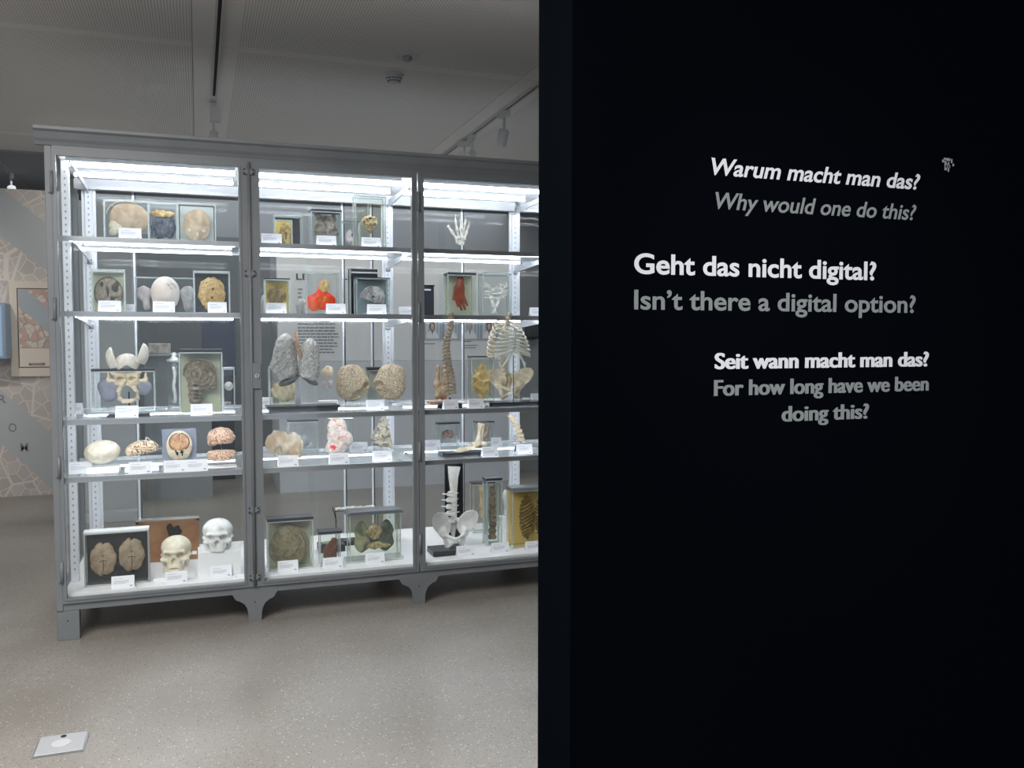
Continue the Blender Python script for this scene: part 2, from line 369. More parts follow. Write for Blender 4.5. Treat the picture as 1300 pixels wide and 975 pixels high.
# black wall with the questions
WD = 2.2
WX = onD(725, 480, WD).x
M_BLACK = mat('matt_black_wall', (0.0020, 0.0027, 0.0045), 0.7, 0, 0.0)
M_BLACK2 = mat('wall_end_black', (0.0022, 0.0033, 0.0050), 0.9, 0, 0.0)
bw = struct(MB().box(WX, 4.6, WD, WD+0.245, 0, CEIL-0.002).build('wall_front', [M_BLACK, M_BLACK2]))
for p in bw.data.polygons:
    if p.normal.x < -0.9: p.material_index = 1
def txt(name, s, px0, px1, pc, yb, cap_px, m, shear=0.0, off=0.0, D=WD, parent=None, ex=0.0008, label=None, cat=None, fat=0.0, origin=None):
    """a line of lettering fitted between two image columns on the plane y=D; every letter a part of its line"""
    c = bpy.data.curves.new(name, 'FONT'); c.body = s; c.offset = off; c.extrude = 0.5; c.size = 1
    o = bpy.data.objects.new(name, c); COL.objects.link(o)
    bpy.context.view_layer.update()
    me = bpy.data.meshes.new_from_object(o.evaluated_get(bpy.context.evaluated_depsgraph_get()))
    bpy.data.objects.remove(o)
    n = len(me.vertices); par = list(range(n))
    def find(a):
        while par[a] != a: par[a] = par[par[a]]; a = par[a]
        return a
    for e in me.edges: par[find(e.vertices[0])] = find(e.vertices[1])
    co = [tuple(v.co) for v in me.vertices]; isl = {}
    for i in range(n): isl.setdefault(find(i), []).append(i)
    grp = []
    for r, vs in sorted(isl.items(), key=lambda kv: min(co[i][0] for i in kv[1])):
        a, b = min(co[i][0] for i in vs), max(co[i][0] for i in vs)
        if grp and a < grp[-1][1]-0.25*min(b-a, grp[-1][1]-grp[-1][0]): grp[-1][1] = max(grp[-1][1], b); grp[-1][2] += vs
        else: grp.append([a, b, list(vs)])
    sx = [co[i][0]+shear*co[i][1] for i in range(n)]; x0, x1 = min(sx), max(sx)
    base = onD(pc, yb, D); top = onD(pc, yb-cap_px, D)
    X0, X1 = onD(px0, yb, D).x, onD(px1, yb, D).x; H = (top.z-base.z)/0.729
    org_ = Vector(origin) if origin is not None else Vector(((X0+X1)/2, D, base.z))
    if parent is None:
        if len(grp) > 1: parent = bpy.data.objects.new(name, None); COL.objects.link(parent); parent.location = org_; parent.empty_display_size = .05
    tgt = parent
    polys = [tuple(p.vertices) for p in me.polygons]
    for a, b, vs in grp:
        idx = {v: k for k, v in enumerate(vs)}; P_ = []; Fs = []
        for q, dx in enumerate((0,) if not fat else (-fat, 0, fat)):
            k0 = len(P_)
            P_ += [(X0+(sx[v]+dx-x0)/(x1-x0)*(X1-X0)-org_.x, D-ex/2-co[v][2]*ex*(1+.15*q)-org_.y, base.z+co[v][1]*H-org_.z) for v in vs]
            Fs += [tuple(idx[v]+k0 for v in p) for p in polys if p[0] in idx]
        lm = bpy.data.meshes.new('letter'); lm.from_pydata(P_, [], Fs); lm.update()
        lo = link('letter' if tgt is not None else name, lm, m, tgt)
        if tgt is None: lo.location = org_
    r = tgt if tgt is not None else lo
    if label: tag(r, label, cat)
    return r
M_T1 = mat('lettering_white', (0.78, 0.79, 0.82), 0.6); M_T2 = mat('lettering_grey', (0.24, 0.26, 0.26), 0.6)
T = 'lettering'
txt(T, 'Warum macht man das?', 903, 1168, 1036, 231, 21, M_T1, 0.22, 0.020, label='white slanted German question Warum macht man das, uppermost line on black wall', cat='lettering')
txt(T, 'Why would one do this?', 908, 1163, 1035, 272, 21, M_T2, 0.22, 0.014, label='grey slanted English question Why would one do this on black wall', cat='lettering')
txt(T, 'Geht das nicht digital?', 805, 1112, 958, 351, 25, M_T1, 0, 0.022, label='large bold white question Geht das nicht digital on black wall', cat='lettering')
txt(T, 'Isn’t there a digital option?', 805, 1162, 983, 394.5, 24, M_T2, 0, 0.018, label='large bold grey question Isn’t there a digital option on black wall', cat='lettering')
txt(T, 'Seit wann macht man das?', 908, 1178, 1043, 466.5, 20, M_T1, 0, 0.012, fat=0.030, label='narrow heavy white question Seit wann macht man das on black wall', cat='lettering')
txt(T, 'For how long have we been', 907, 1178, 1042, 499, 20, M_T2, 0, 0.010, fat=0.030, label='narrow heavy grey line For how long have we been', cat='lettering')
txt(T, 'doing this?', 993, 1102, 1047, 533, 20, M_T2, 0, 0.010, fat=0.030, label='narrow heavy grey line doing this, lowest lettering on black wall', cat='lettering')
b = MB()
def wq(x0, x1, y0, y1):
    a, c = onD(x0, y1, WD), onD(x1, y0, WD); b.box(a.x, c.x, WD-0.0008, WD+0.0004, a.z, c.z)
for q in ((1196, 1201, 203, 206), (1198, 1206, 201, 204), (1199, 1202, 206, 216), (1203, 1205, 206, 218), (1200, 1206, 210, 213), (1207, 1209, 202, 207), (1209, 1211, 208, 211)): wq(*q)
tag(b.build('wall_mark', mat('mark_grey', (0.35, 0.36, 0.37), 0.6)), 'small broken pale mark right of the uppermost question', 'mark')

# ------------------------------------------------------------ ceiling fittings
M_FIX = mat('fixture_white', (0.55, 0.55, 0.54), 0.5)
def track(x, y0, y1, label):
    t = thing('lamp_track', label, 'lamp track', (x, (y0+y1)/2, CEIL)); h = (y1-y0)/2
    b = MB(); b.box(-0.022, -0.010, -h, h, -0.02, 0); b.box(0.010, 0.022, -h, h, -0.02, 0); b.build('rail', M_FIX, t)
    MB().box(-0.010, 0.010, -h, h, -0.004, -0.001).build('groove', mat('track_black', (0.02, 0.02, 0.02), 0.6), t)
    return t

track(0.142, 1.5, 6.95, 'narrow black-grooved lamp track running across ceiling left of smoke detector')
track(2.29, 3.0, 9.2, 'lamp track with three white spotlights at right of ceiling')
track(-1.87, 8.0, 13.0, 'far lamp track at left above the map wall')
def spotlight(x, y, label, tilt, rz, lit=False, r=0.042, ln=0.13, drop=0.14):
    t = thing('track_spotlight', label, 'spotlight', (x, y, CEIL-0.02), rz)
    MB().box(-0.02, 0.02, -0.06, 0.06, -0.05, 0).build('adapter', M_FIX, t, bevel=0.003)
    MB().tube([(0, 0, -0.04), (0, 0, -drop)], 0.011, 10).build('stem', M_FIX, t)
    h = MB().lathe([(r*0.75, 0.0), (r, 0.01), (r, ln-0.02), (r*0.98, ln), (r*0.86, ln), (r*0.8, ln-0.03)], 20).build('lamp_head', M_FIX, t, (0, 0, -drop), (tilt, 0, 0))
    e = MB().lathe([(r*0.84, ln-0.010), (r*0.84, ln-0.006)], 20).build('lens', mat('lens_lit', (1, 1, 0.98), 0.3, emit=25) if lit else mat('lens_dark', (0.02, 0.02, 0.02), 0.1), h)
    return t
p = onD(637, 150, 6.6)
def on_track(x, px, py):
    # where the track at x passes under pixel column px
    k = (px-W_PX/2)/F_PX; z = CEIL-EYE.z
    a = (x*(CR.x-k*CF.x) + z*(CR.z-k*CF.z)); return -a/(CR.y-k*CF.y)
spotlight(2.29, on_track(2.29, 640, 0), 'short white spotlight on right-hand track, nearest the black wall', R(200), 0.3)
spotlight(2.29, on_track(2.29, 599, 0), 'white spotlight on right-hand track, middle of three, head hanging straight', R(180), 0, ln=0.1)
spotlight(2.29, on_track(2.29, 589, 0), 'white cylinder spotlight tilted to the right above the case', R(118), 1.3, ln=0.16, drop=0.15)
spotlight(0.142, 7.14, 'white spotlight hanging at the end of the narrow ceiling track', R(183), 0, r=0.034, ln=0.14, drop=0.20)
spotlight(-1.87, on_track(-1.87, 14, 0), 'lit spotlight shining above the map wall at far left', R(150), 0.3, lit=True)
MB().box(0.112, 0.190, 7.02, 7.08, CEIL-0.17, CEIL-0.06).build('driver_box', M_FIX, tag(bpy.data.objects.new('track_feed_unit', None), 'slim white feed unit beside last spotlight of narrow track', 'track feed')); COL.objects.link(bpy.data.objects['track_feed_unit'])
p = onH(500, 95, CEIL)
t = thing('smoke_detector', 'white round smoke detector with black slots under the ceiling', 'smoke detector', (p.x, p.y, CEIL))
MB().lathe([(0.068, -0.012), (0.068, 0)], 28).build('base', M_FIX, t)
MB().lathe([(0.02, -0.062), (0.034, -0.056), (0.04, -0.047), (0.046, -0.043), (0.053, -0.036), (0.053, -0.018), (0.056, -0.012)], 28).build('housing', M_FIX, t)
b = MB()
for k in range(12):
    for zz in (-0.045, -0.030):
        rr_ = 0.0445 if zz < -0.04 else 0.0535
        b.prism([(math.cos(2*PI*(k+s)/12)*r_, math.sin(2*PI*(k+s)/12)*r_) for s, r_ in ((.08, rr_), (.5, rr_*1.03), (.92, rr_), (.92, rr_-.006), (.08, rr_-.006))], zz-0.003, zz+0.003, 'z')
b.build('slots', mat('slot_black', (0.01, 0.01, 0.01), 0.6), t)['kind'] = 'stuff'
p = onH(517, 72, CEIL)
t = thing('ceiling_sensor', 'flat white disc sensor with grey centre in ceiling above smoke detector', 'sensor', (p.x, p.y, CEIL))
MB().lathe([(0.075, -0.005), (0.08, 0)], 28).build('disc', M_FIX, t)
MB().lathe([(0.018, -0.03), (0.03, -0.02), (0.03, -0.004)], 20).build('lens', mat('sensor_grey', (0.3, 0.3, 0.3), 0.4), t)
# floor box
a, c_ = onH(47, 959, 0), onH(109, 933, 0)
cc = onH(78, 946, 0)
t = thing('floor_box', 'square white floor socket cover in steel frame on terrazzo floor', 'floor box', (cc.x, cc.y, 0), 0)
MB().box(-.088, .088, -.088, .088, 0.0, 0.004).build('frame', M_STEEL, t)
MB().box(-.082, .082, -.082, .082, 0.004, 0.008).build('cover', mat('cover_white', (0.42, 0.44, 0.47), 0.3), t, bevel=0.001)
MB().lathe([(0.034, 0.008), (0.034, 0.0095)], 28).build('disc', mat('disc_white', (0.58, 0.59, 0.61), 0.3), t)
MB().lathe([(0.010, 0.008), (0.010, 0.0105)], 16, (0, 0.060, 0)).build('grip_hole', M_DARK, t)

# ------------------------------------------------------------ behind the case
def map_mat(name, base, line, river, sc, red=None):
    m, t, b = nt(name); N = t.nodes.new; L = t.links.new
    tc = N('ShaderNodeTexCoord'); mp = N('ShaderNodeMapping'); mp.inputs['Rotation'].default_value = (0, 0.55, 0); L(tc.outputs['Object'], mp.inputs[0])
    v = N('ShaderNodeTexVoronoi'); v.feature = 'DISTANCE_TO_EDGE'; v.distance = 'EUCLIDEAN'; v.inputs['Scale'].default_value = sc; v.inputs['Randomness'].default_value = 0.7; L(mp.outputs[0], v.inputs['Vector'])
    lt = N('ShaderNodeMath'); lt.operation = 'LESS_THAN'; lt.inputs[1].default_value = 0.035; L(v.outputs['Distance'], lt.inputs[0])
    v2 = N('ShaderNodeTexVoronoi'); v2.feature = 'DISTANCE_TO_EDGE'; v2.inputs['Scale'].default_value = sc*0.35; v2.inputs['Randomness'].default_value = 1; L(mp.outputs[0], v2.inputs['Vector'])
    lt2 = N('ShaderNodeMath'); lt2.operation = 'LESS_THAN'; lt2.inputs[1].default_value = 0.03; L(v2.outputs['Distance'], lt2.inputs[0])
    mxl = N('ShaderNodeMath'); mxl.operation = 'MAXIMUM'; L(lt.outputs[0], mxl.inputs[0]); L(lt2.outputs[0], mxl.inputs[1])
    vc = N('ShaderNodeTexVoronoi'); vc.inputs['Scale'].default_value = sc*1.0; vc.inputs['Randomness'].default_value = 0.7; L(mp.outputs[0], vc.inputs['Vector'])
    cr = N('ShaderNodeValToRGB'); cr.color_ramp.elements[0].color = (*base, 1); cr.color_ramp.elements[1].color = (*(red or tuple(x*0.86 for x in base)), 1)
    sp = N('ShaderNodeSeparateColor'); L(vc.outputs['Color'], sp.inputs[0]); L(sp.outputs[0], cr.inputs[0])
    if red:
        cr.color_ramp.elements[0].position = 0.45; cr.color_ramp.elements[1].position = 0.5
    m1 = N('ShaderNodeMix'); m1.data_type = 'RGBA'; L(mxl.outputs[0], m1.inputs[0]); L(cr.outputs[0], m1.inputs[6]); m1.inputs[7].default_value = (*line, 1); lt.inputs[1].default_value = .035 if red is None else .03
    w = N('ShaderNodeTexWave'); w.wave_type = 'BANDS'; w.bands_direction = 'DIAGONAL'; w.inputs['Scale'].default_value = sc*0.028; w.inputs['Distortion'].default_value = 5; w.inputs['Detail'].default_value = 0.5; w.inputs['Detail Scale'].default_value = 0.6
    L(tc.outputs['Object'], w.inputs['Vector']); g = N('ShaderNodeMath'); g.operation = 'GREATER_THAN'; g.inputs[1].default_value = 0.86; L(w.outputs['Fac'], g.inputs[0])
    m2 = N('ShaderNodeMix'); m2.data_type = 'RGBA'; L(g.outputs[0], m2.inputs[0]); L(m1.outputs[2], m2.inputs[6]); m2.inputs[7].default_value = (*river, 1)
    L(m2.outputs[2], b.inputs['Base Color']); b.inputs['Roughness'].default_value = 0.8
    return m
MD = 9.7
x0 = onD(-120, 500, MD).x; x1 = onD(104, 500, MD).x; zt = onD(40, 241, MD).z
mw = MB().box(x0-1, x1, MD, MD+0.12, 0.0, zt).build('map_wall', map_mat('city_map_print', (0.50, 0.46, 0.43), (0.60, 0.56, 0.52), (0.40, 0.42, 0.43), 9.0))
tag(mw, 'freestanding wall printed with a large faded city map, left of the case', 'partition')
for ch, px, py, rz in (('O', 16, 548, -0.35), ('M', 31, 573, -0.5), ('R', 3, 512, -0.2)):
    p = onD(px, py, MD)
    o = txt('map_letter', ch, px-5, px+5, px, py, 11, mat('map_letter_grey', (0.2, 0.2, 0.21), 0.8), D=MD, off=0.01, label='grey letter %s printed in the river of the map wall' % ch, cat='lettering')
a, c_ = onD(22, 478, MD-.03), onD(76, 358, MD-.03)
t = thing('framed_map', 'framed coloured old city map with reddish blocks hanging on the map wall', 'framed map', ((a.x+c_.x)/2, MD-0.001, a.z)); w, h = (c_.x-a.x)/2+0.05, c_.z-a.z
b = MB(); b.box(-w, w, -0.03, 0, 0, h).build('board', mat('map_passepartout', (0.60, 0.54, 0.46), 0.7), t)
MB().box(-w+.08, w-.08, -0.034, -0.030, 0.28, h-.08).build('map_sheet', map_mat('old_map_print', (0.56, 0.50, 0.43), (0.3, 0.28, 0.26), (0.33, 0.37, 0.40), 22, (0.50, 0.33, 0.28)), t)
b = MB()
for s in (-1, 1): b.box(s*(w-.07)-.004, s*(w-.07)+.004, -0.033, -0.03, 0.09, h-.07)
for z in (0.09, h-.07): b.box(-w+.07, w-.07, -0.033, -0.03, z-.004, z+.004)
b.build('border_line', mat('ink', (0.08, 0.08, 0.08), 0.8), t)
txt('map_title', 'MANNHEIM', 37, 57, 47, 464, 3.6, mat('ink', (0, 0, 0)), D=MD-0.031, off=0.01, parent=t, ex=0.002, origin=t.location)
a, c_ = onD(-40, 457, MD-.3), onD(6, 384, MD-.3)
t = thing('wall_monitor', 'pale blue monitor box sticking out of the map wall at left edge', 'monitor', ((a.x+c_.x)/2, MD-0.001, a.z))
MB().box(-(c_.x-a.x)/2, (c_.x-a.x)/2, -0.3, 0, 0, c_.z-a.z).build('housing', mat('monitor_side_blue', (0.22, 0.29, 0.37), 0.5), t, bevel=0.01)
MB().box(-(c_.x-a.x)/2+.03, (c_.x-a.x)/2-.03, -0.304, -0.3, 0.03, c_.z-a.z-.03).build('screen', mat('screen_blue', (0.20, 0.30, 0.42), 0.3, emit=0.25), t)

def panel(name, px0, px1, D, z0, ztop_py, m, label, cat, th=0.08, parent=None):
    a = onD(px0, 500, D).x; c = onD(px1, 500, D).x; z = onD((px0+px1)/2, ztop_py, D).z if ztop_py is not None else CEIL
    o = MB().box(a, c, D, D+th, z0, z).build(name, m, parent, bevel=0.002)
    if label: tag(o, label, cat)
    return o
panel('grey_partition', 64, 171, 8.2, 0.0, 255, mat('partition_pale', (0.40, 0.415, 0.42), 0.7), 'pale grey partition standing behind first bay of the case', 'partition', 0.15)
panel('partition_foot', 66, 171, 8.05, 0.0, 652, M_FAR2, 'low pale foot block in front of the pale grey partition', 'plinth', 0.14)
panel('dark_partition', 178, 345, 11.0, 0.0, 300, mat('partition_dark', (0.15, 0.165, 0.17), 0.6), 'dark grey partition far behind first bay', 'partition', 0.12)
panel('display_screen', 257, 300, 10.0, 1.15, 402, mat('navy_screen', (0.025, 0.035, 0.07), 0.25), 'dark navy screen panel far behind first bay', 'screen', 0.06)
panel('screen_stand', 260, 297, 10.1, 0.0, 474, mat('stand_black', (0.02, 0.02, 0.022), 0.5), 'black stand under the navy screen', 'stand', 0.3)
# far display case with jars (seen through bay one, middle height)
t_ = onD(200, 452, 9.0); t2_ = onD(250, 452, 9.0)
t = thing('grey_display_table', 'grey display table behind first bay carrying a small relief block', 'table', ((t_.x+t2_.x)/2, 9.2, 0))
MB().box(-.30, .30, -.2, .2, 0.0, t_.z).build('table_body', mat('table_grey', (0.25, 0.27, 0.28), 0.6), t)
MB().box(-.33, .33, -.23, .23, t_.z, t_.z+.02).build('table_top', M_FAR2, t)
p = onD(202, 447, 9.05)
tag(MB().box(-.10, .10, -.06, .06, 0, 0.10).build('relief_block', org('relief', (0.35, 0.25, 0.2), (0.5, 0.48, 0.45), 20), None, (p.x, 9.15, t_.z+.02), bevel=0.008), 'small brown and grey relief block on the grey display table', 'block')
# text wall
TD = 9.0
xl, xr = onD(354, 500, TD).x, onD(651, 500, TD).x
zt = onD(450, 322, TD).z; zp = onD(450, 458, TD).z
M_TW = mat('text_wall_white', (0.70, 0.70, 0.71), 0.7)
tw = thing('text_wall', 'long pale grey information wall behind second and third bay', 'partition', (0, TD, 0))
MB().box(xl, xr, 0, 0.10, zp, zt).build('panel', M_TW, tw)
MB().box(xl, xr, -0.0, 0.9, 0.0, zp-.004).build('plinth', mat('text_wall_base', (0.58, 0.59, 0.62), 0.6), tw)
INK = mat('text_ink', (0.07, 0.07, 0.08), 0.8); INK2 = mat('text_ink_soft', (0.24, 0.24, 0.25), 0.8)
for s, q0, q1 in (('LE', 376, 391), ('BENSMODE', 393, 431), ('LL', 434, 449)):
    if s == 'BENSMODE': continue
    o = txt('heading', s, q0, q1, (q0+q1)/2, 355, 8, INK, D=TD-0.001, off=0.02, parent=tw, ex=0.002, origin=(0, TD, 0))
b = MB(); rr = random.Random(3)
rows = [(378, 384, y) for y in range(368, 398, 5)] + [(378, 430-rr.uniform(0, 12), y) for y in (404, 408, 412)] + [(378, 430-rr.uniform(0, 8), 417+i*3.9) for i in range(9)]
for q0, q1, y in rows:
    x = q0
    while x < q1-1:
        wl = rr.uniform(2.2, 7); a = onD(x, y, TD); c = onD(min(q1, x+wl), y-1.7, TD); b.box(a.x, c.x, -0.002, 0.001, a.z, c.z); x += wl+0.9
for q0, q1, y in ((536, 552, 437), (586, 598, 434), (586, 606, 439), (586, 604, 442)):
    a = onD(q0, y, TD); c = onD(q1, y-1.2, TD); b.box(a.x, c.x, -0.002, 0.001, a.z, c.z)
b.build('text_lines', INK2, tw)['kind'] = 'stuff'
# portraits
M_PB = mat('portrait_blue', (0.33, 0.38, 0.46), 0.6); M_PB2 = mat('portrait_light', (0.58, 0.61, 0.65), 0.6); M_SKIN = mat('portrait_skin', (0.55, 0.36, 0.28), 0.6)
M_COAT = mat('portrait_coat', (0.72, 0.73, 0.76), 0.6)
def portrait(px0, px1, hair, label, bald=False):
    y0, y1 = 404-(px0-540)*0.0, 430; a, c = onD(px0, y1, TD), onD(px1, y0, TD); W, H = c.x-a.x, c.z-a.z
    t = thing('portrait_photo', label, 'photo', ((a.x+c.x)/2, TD-0.001, a.z), 0)
    b = MB(); b.box(-W/2, W/2, -0.006, 0, 0, H)
    b.build('print', M_PB2, t)
    b = MB()
    for f0, f1 in ((-.5, -.36), (-.2, -.14), (.25, .33), (.4, .5)): b.box(W*f0, W*f1, -0.007, -0.006, 0, H)
    b.build('backdrop_stripes', M_PB, t)
    MB().prism([(-W*.34, 0), (-W*.30, H*.25), (-W*.1, H*.38), (W*.1, H*.38), (W*.30, H*.25), (W*.34, 0)], -0.009, -0.007, 'y').build('white_coat', M_COAT, t)
    MB().ball((0, -0.009, H*.60), (W*.145, 0.004, H*.25 if not bald else H*.2), 16).build('hair', hair, t)
    MB().ball((0, -0.012, H*.57), (W*.105, 0.003, H*.18), 16).build('face', M_SKIN, t)
    MB().prism([(-W*.04, H*.38), (W*.04, H*.38), (0, H*.18)], -0.011, -0.009, 'y').build('collar', mat('shirt_dark', (0.1, 0.1, 0.15), 0.6), t)
portrait(537, 560, mat('hair_dark', (0.03, 0.02, 0.02), 0.6), 'portrait print of long-haired person in white coat, leftmost on the information wall')
portrait(561, 583, mat('hair_brown', (0.08, 0.05, 0.03), 0.6), 'portrait print half hidden behind the tall brown spine')
portrait(584, 608, mat('hair_grey', (0.4, 0.38, 0.36), 0.6), 'portrait print of grey bald person in white coat between spine and rib cage', True)
portrait(609, 632, mat('hair_dark', (0, 0, 0)), 'portrait print of short-haired person directly left of rib cage neck')
# framed pictures and panels behind bay two and three
t = thing('wall_picture', 'dark picture in pale frame seen beyond second bay, right of the text', 'picture', (onD(462, 420, 10.6).x, 10.6, onD(462, 433, 10.6).z))
MB().box(-.25, .25, -.03, 0, 0, .75).build('frame', M_FAR2, t); MB().box(-.17, .17, -.035, -.03, .1, .65).build('image', mat('pic_dark', (0.08, 0.09, 0.1), 0.5), t)
struct(MB().box(-1.2, 8.0, 11.4, 11.55, 0, CEIL-.02).build('wall_middle', mat('mid_wall', (0.30, 0.30, 0.31), 0.8)))
panel('dark_cupboard', 652, 700, 9.6, 0.0, 405, mat('cupboard_grey', (0.27, 0.28, 0.28), 0.6), 'grey cupboard beyond third bay beside the black wall', 'cupboard', 0.5)
a = onD(676, 430, 9.55)
t = thing('hanging_bag', 'dark backpack hanging in front of grey cupboard', 'bag', (a.x, 9.555, a.z))
blob('bag_body', lambda p: smin(ell(p, (0, 0, .12), (.09, .05, .13)), rbox(p, (0, 0, .1), (.08, .05, .1), .03), .02), (-.13, -.08, -.04), (.13, .08, .28), 30, mat('bag_dark', (0.05, 0.055, 0.065), 0.7), t)
MB().tube([(-.03, -.03, .24), (-.05, -.03, .32), (0, -.03, .36), (.05, -.03, .32), (.03, -.03, .24)], 0.008, 8).build('strap', mat('bag_dark', (0, 0, 0)), t)

# ------------------------------------------------------------ the display case
D0, D1 = 4.94, 5.95
XL, XR = -0.706, 3.085
ZB, ZT = 0.222, 2.465                      # glass from .. to
OPEN = [(-0.654, 0.216), (0.323, 1.158), (1.228, 2.063), (2.17, 3.03)]
ST = [-0.68, 0.27, 1.193, 2.116, 3.06]     # stile centres
UP = [-0.605, 0.303, 1.208, 2.118, 3.02]   # rear uprights
SHZ = {1: 2.085, 2: 1.693, 3: 1.133, 4: 0.836}
FLZ = 0.232
case = thing('display_case', 'long grey metal and glass museum case on short legs, lit inside', 'display case', (0, 0, 0))
MB().prism([(D0-0.045, 2.60), (D0-0.045, 2.585), (D0-0.03, 2.575), (D0-0.018, 2.545), (D0-0.006, 2.53), (D0, 2.515), (D0+.03, 2.515), (D0+.03, 2.60)], XL-.04, XR+.04, 'x').build('cornice', M_FRAME, case)
MB().prism([(XL-.04, 2.60), (XL-.04, 2.585), (XL-.025, 2.575), (XL-.012, 2.545), (XL, 2.53), (XL, 2.515), (XL+.03, 2.515), (XL+.03, 2.60)], D0+.0305, D1+.03, 'y').build('cornice', M_FRAME, case)
MB().box(XL+.0, XR, D0+.03, D1, 2.545, 2.59).build('roof', M_FRAME, case)
MB().box(XL+.035, XR-.035, D0+.03, D1-.0, 2.50, 2.53).build('inner_ceiling', M_WHITE, case)
MB().box(XL+.033, XR-.036, D0+.001, D0+.03, 2.495, 2.5145).build('top_rail', M_FRAME, case)
MB().box(XL, XR, D1-.03, D1, 2.46, 2.545).build('top_rail', M_FRAME, case)
MB().box(XL, XR, D0+.005, D0+.03, 0.155, 0.195).build('base_rail', M_FRAME, case)
MB().box(XL, XR, D1-.03, D1, 0.155, 0.225).build('base_rail', M_FRAME, case)
MB().box(XL+.0, XL+.03, D0+.03, D1-.03, 0.155, 0.225).build('base_rail', M_FRAME, case)
MB().box(XL+.03, XR-.03, D0+.03, D1-.03, 0.19, FLZ).build('case_floor', M_PLINTH, case)
for y in (D0, D1-.035):
    for x in (XL, XR-.035): MB().box(x, x+.032, y, y+.035, 0.155, 2.513).build('corner_post', M_FRAME, case, bevel=0.002)
MB().box(XL+.005, XL+.011, D0+.035, D1-.035, .225, 2.50).build('side_pane', M_PANE, case)
MB().box(XR-.011, XR-.005, D0+.035, D1-.035, .225, 2.50).build('side_pane', M_PANE, case)
# legs
def sq_leg(x, y):
    l = MB().box(x, x+.105, y, y+.06, 0, 0.16).build('leg', M_FRAME, case, bevel=0.002)
    MB().ball((x+.05, y, 0.1), (.004, .002, .004), 8).build('screw', M_DARK, l)
sq_leg(XL, D0+.008); sq_leg(XR-.105, D0+.008); sq_leg(XL, D1-.07); sq_leg(XR-.105, D1-.07)
def mid_leg(x, y):
    pts = []
    for s in (1, -1):
        side = [(0.034, 0), (0.036, 0.045), (0.042, 0.075), (0.055, 0.098), (0.078, 0.115), (0.10, 0.124), (0.118, 0.155), (0.118, 0.192)]
        pts += [(x+s*a, z) for a, z in (side if s == 1 else side[::-1])]
    l = MB().prism(pts, y, y+.035, 'y').build('leg', M_FRAME, case)
    MB().ball((x, y, 0.105), (.004, .002, .004), 8).build('screw', M_DARK, l)
for x in ST[1:4]: mid_leg(x, D0+.001); mid_leg(x, D1-.04)
# doors
for i, (a, c) in enumerate(OPEN):
    lx = XL+.033 if i == 0 else (ST[i]+.003); rx = ST[i+1]-.003 if i < 3 else XR-.035
    d = MB(); y0, y1 = D0-.012, D0+.012
    d.box(lx, a, y0, y1, .195, 2.495); d.box(c, rx, y0, y1, .195, 2.495)
    d.box(a, c, y0, y1, .195, ZB); d.box(a, c, y0, y1, ZT, 2.495)
    # raised inner bead round the glass
    d.box(a-.012, a, y0-.005, y0, ZB-.01, ZT+.01); d.box(c, c+.012, y0-.005, y0, ZB-.01, ZT+.01)
    d.box(a, c, y0-.005, y0, ZB-.012, ZB); d.box(a, c, y0-.005, y0, ZT, ZT+.012)
    dr = d.build('door', M_FRAME, case)
    MB().box(a, c, D0-.003, D0+.003, ZB, ZT).build('door_pane', M_PANE, dr)
    hx = lx if i in (0, 2) else rx
    for z in (2.33, 1.70, 0.90, 0.36):
        if i in (1, 3): continue
        h = MB(); h.tube([(hx, y0-.008, z-.055), (hx, y0-.008, z+.055)], .008, 8); h.box(hx-.02, hx+.02, y0-.004, y0, z-.05, z+.05); h.build('hinge', M_FRAME, dr)
    if i in (0, 2):
        x = rx
        MB().tube([(x+.003, y0-.006, .2), (x+.003, y0-.006, 2.49)], .009, 8).build('closing_strip', M_FRAME, dr)
        for z in (2.44, 1.90, .62, .25):
            k = MB(); k.box(x-.028, x+.032, y0-.012, y0, z-.016, z+.016); cl = k.build('clasp', M_FRAME, dr, bevel=.003)
            k = MB()
            for u in (-.02, .024):
                for v in (-.010, .010): k.lathe([(.0045, 0), (.0045, .003)], 8)
            k.bm.free()
            k = MB()
            for u in (-.02, .024):
                for v in (-.010, .010): k.ball((x+u, y0-.013, z+v), (.0045, .003, .0045), 8)
            k.build('screws', M_DARK, cl)
        lk = MB().box(x+.008, x+.052, y0-.014, y0, 1.28, 1.42).build('lock_plate', M_FRAME, dr, bevel=.002)
        MB().tube([(x+.03, y0-.022, 1.35), (x+.03, y0-.012, 1.35)], .012, 14).build('keyhole_boss', M_STEEL, lk)
        MB().box(x+.028, x+.032, y0-.0235, y0-.021, 1.342, 1.358).build('keyhole', M_DARK, lk)
    # rear sliding panes with thin bright edges
    for q0, q1 in ((a-.03, (a+c)/2-.02), ((a+c)/2-.06, c+.03)):
        off = 0 if q0 < (a+c)/2-.2 else .014
        pn = MB().box(q0, q1, D1-.03+off, D1-.024+off, .225, 2.46).build('rear_pane', M_RPANE, case)
    for px_ in ((174,), (437, 473), (588,), ())[i] if i < 3 else ():
      xm = onD(px_, 430, D1-.04).x
      MB().box(xm-.012, xm+.0, D1-.04, D1-.034, .225, 2.46).build('pane_edge', M_ALU, case)
      MB().box(xm+.0, xm+.01, D1-.036, D1-.03, .225, 2.46).build('pane_edge', mat('edge_dark', (0.06, 0.07, 0.08), 0.4), case)
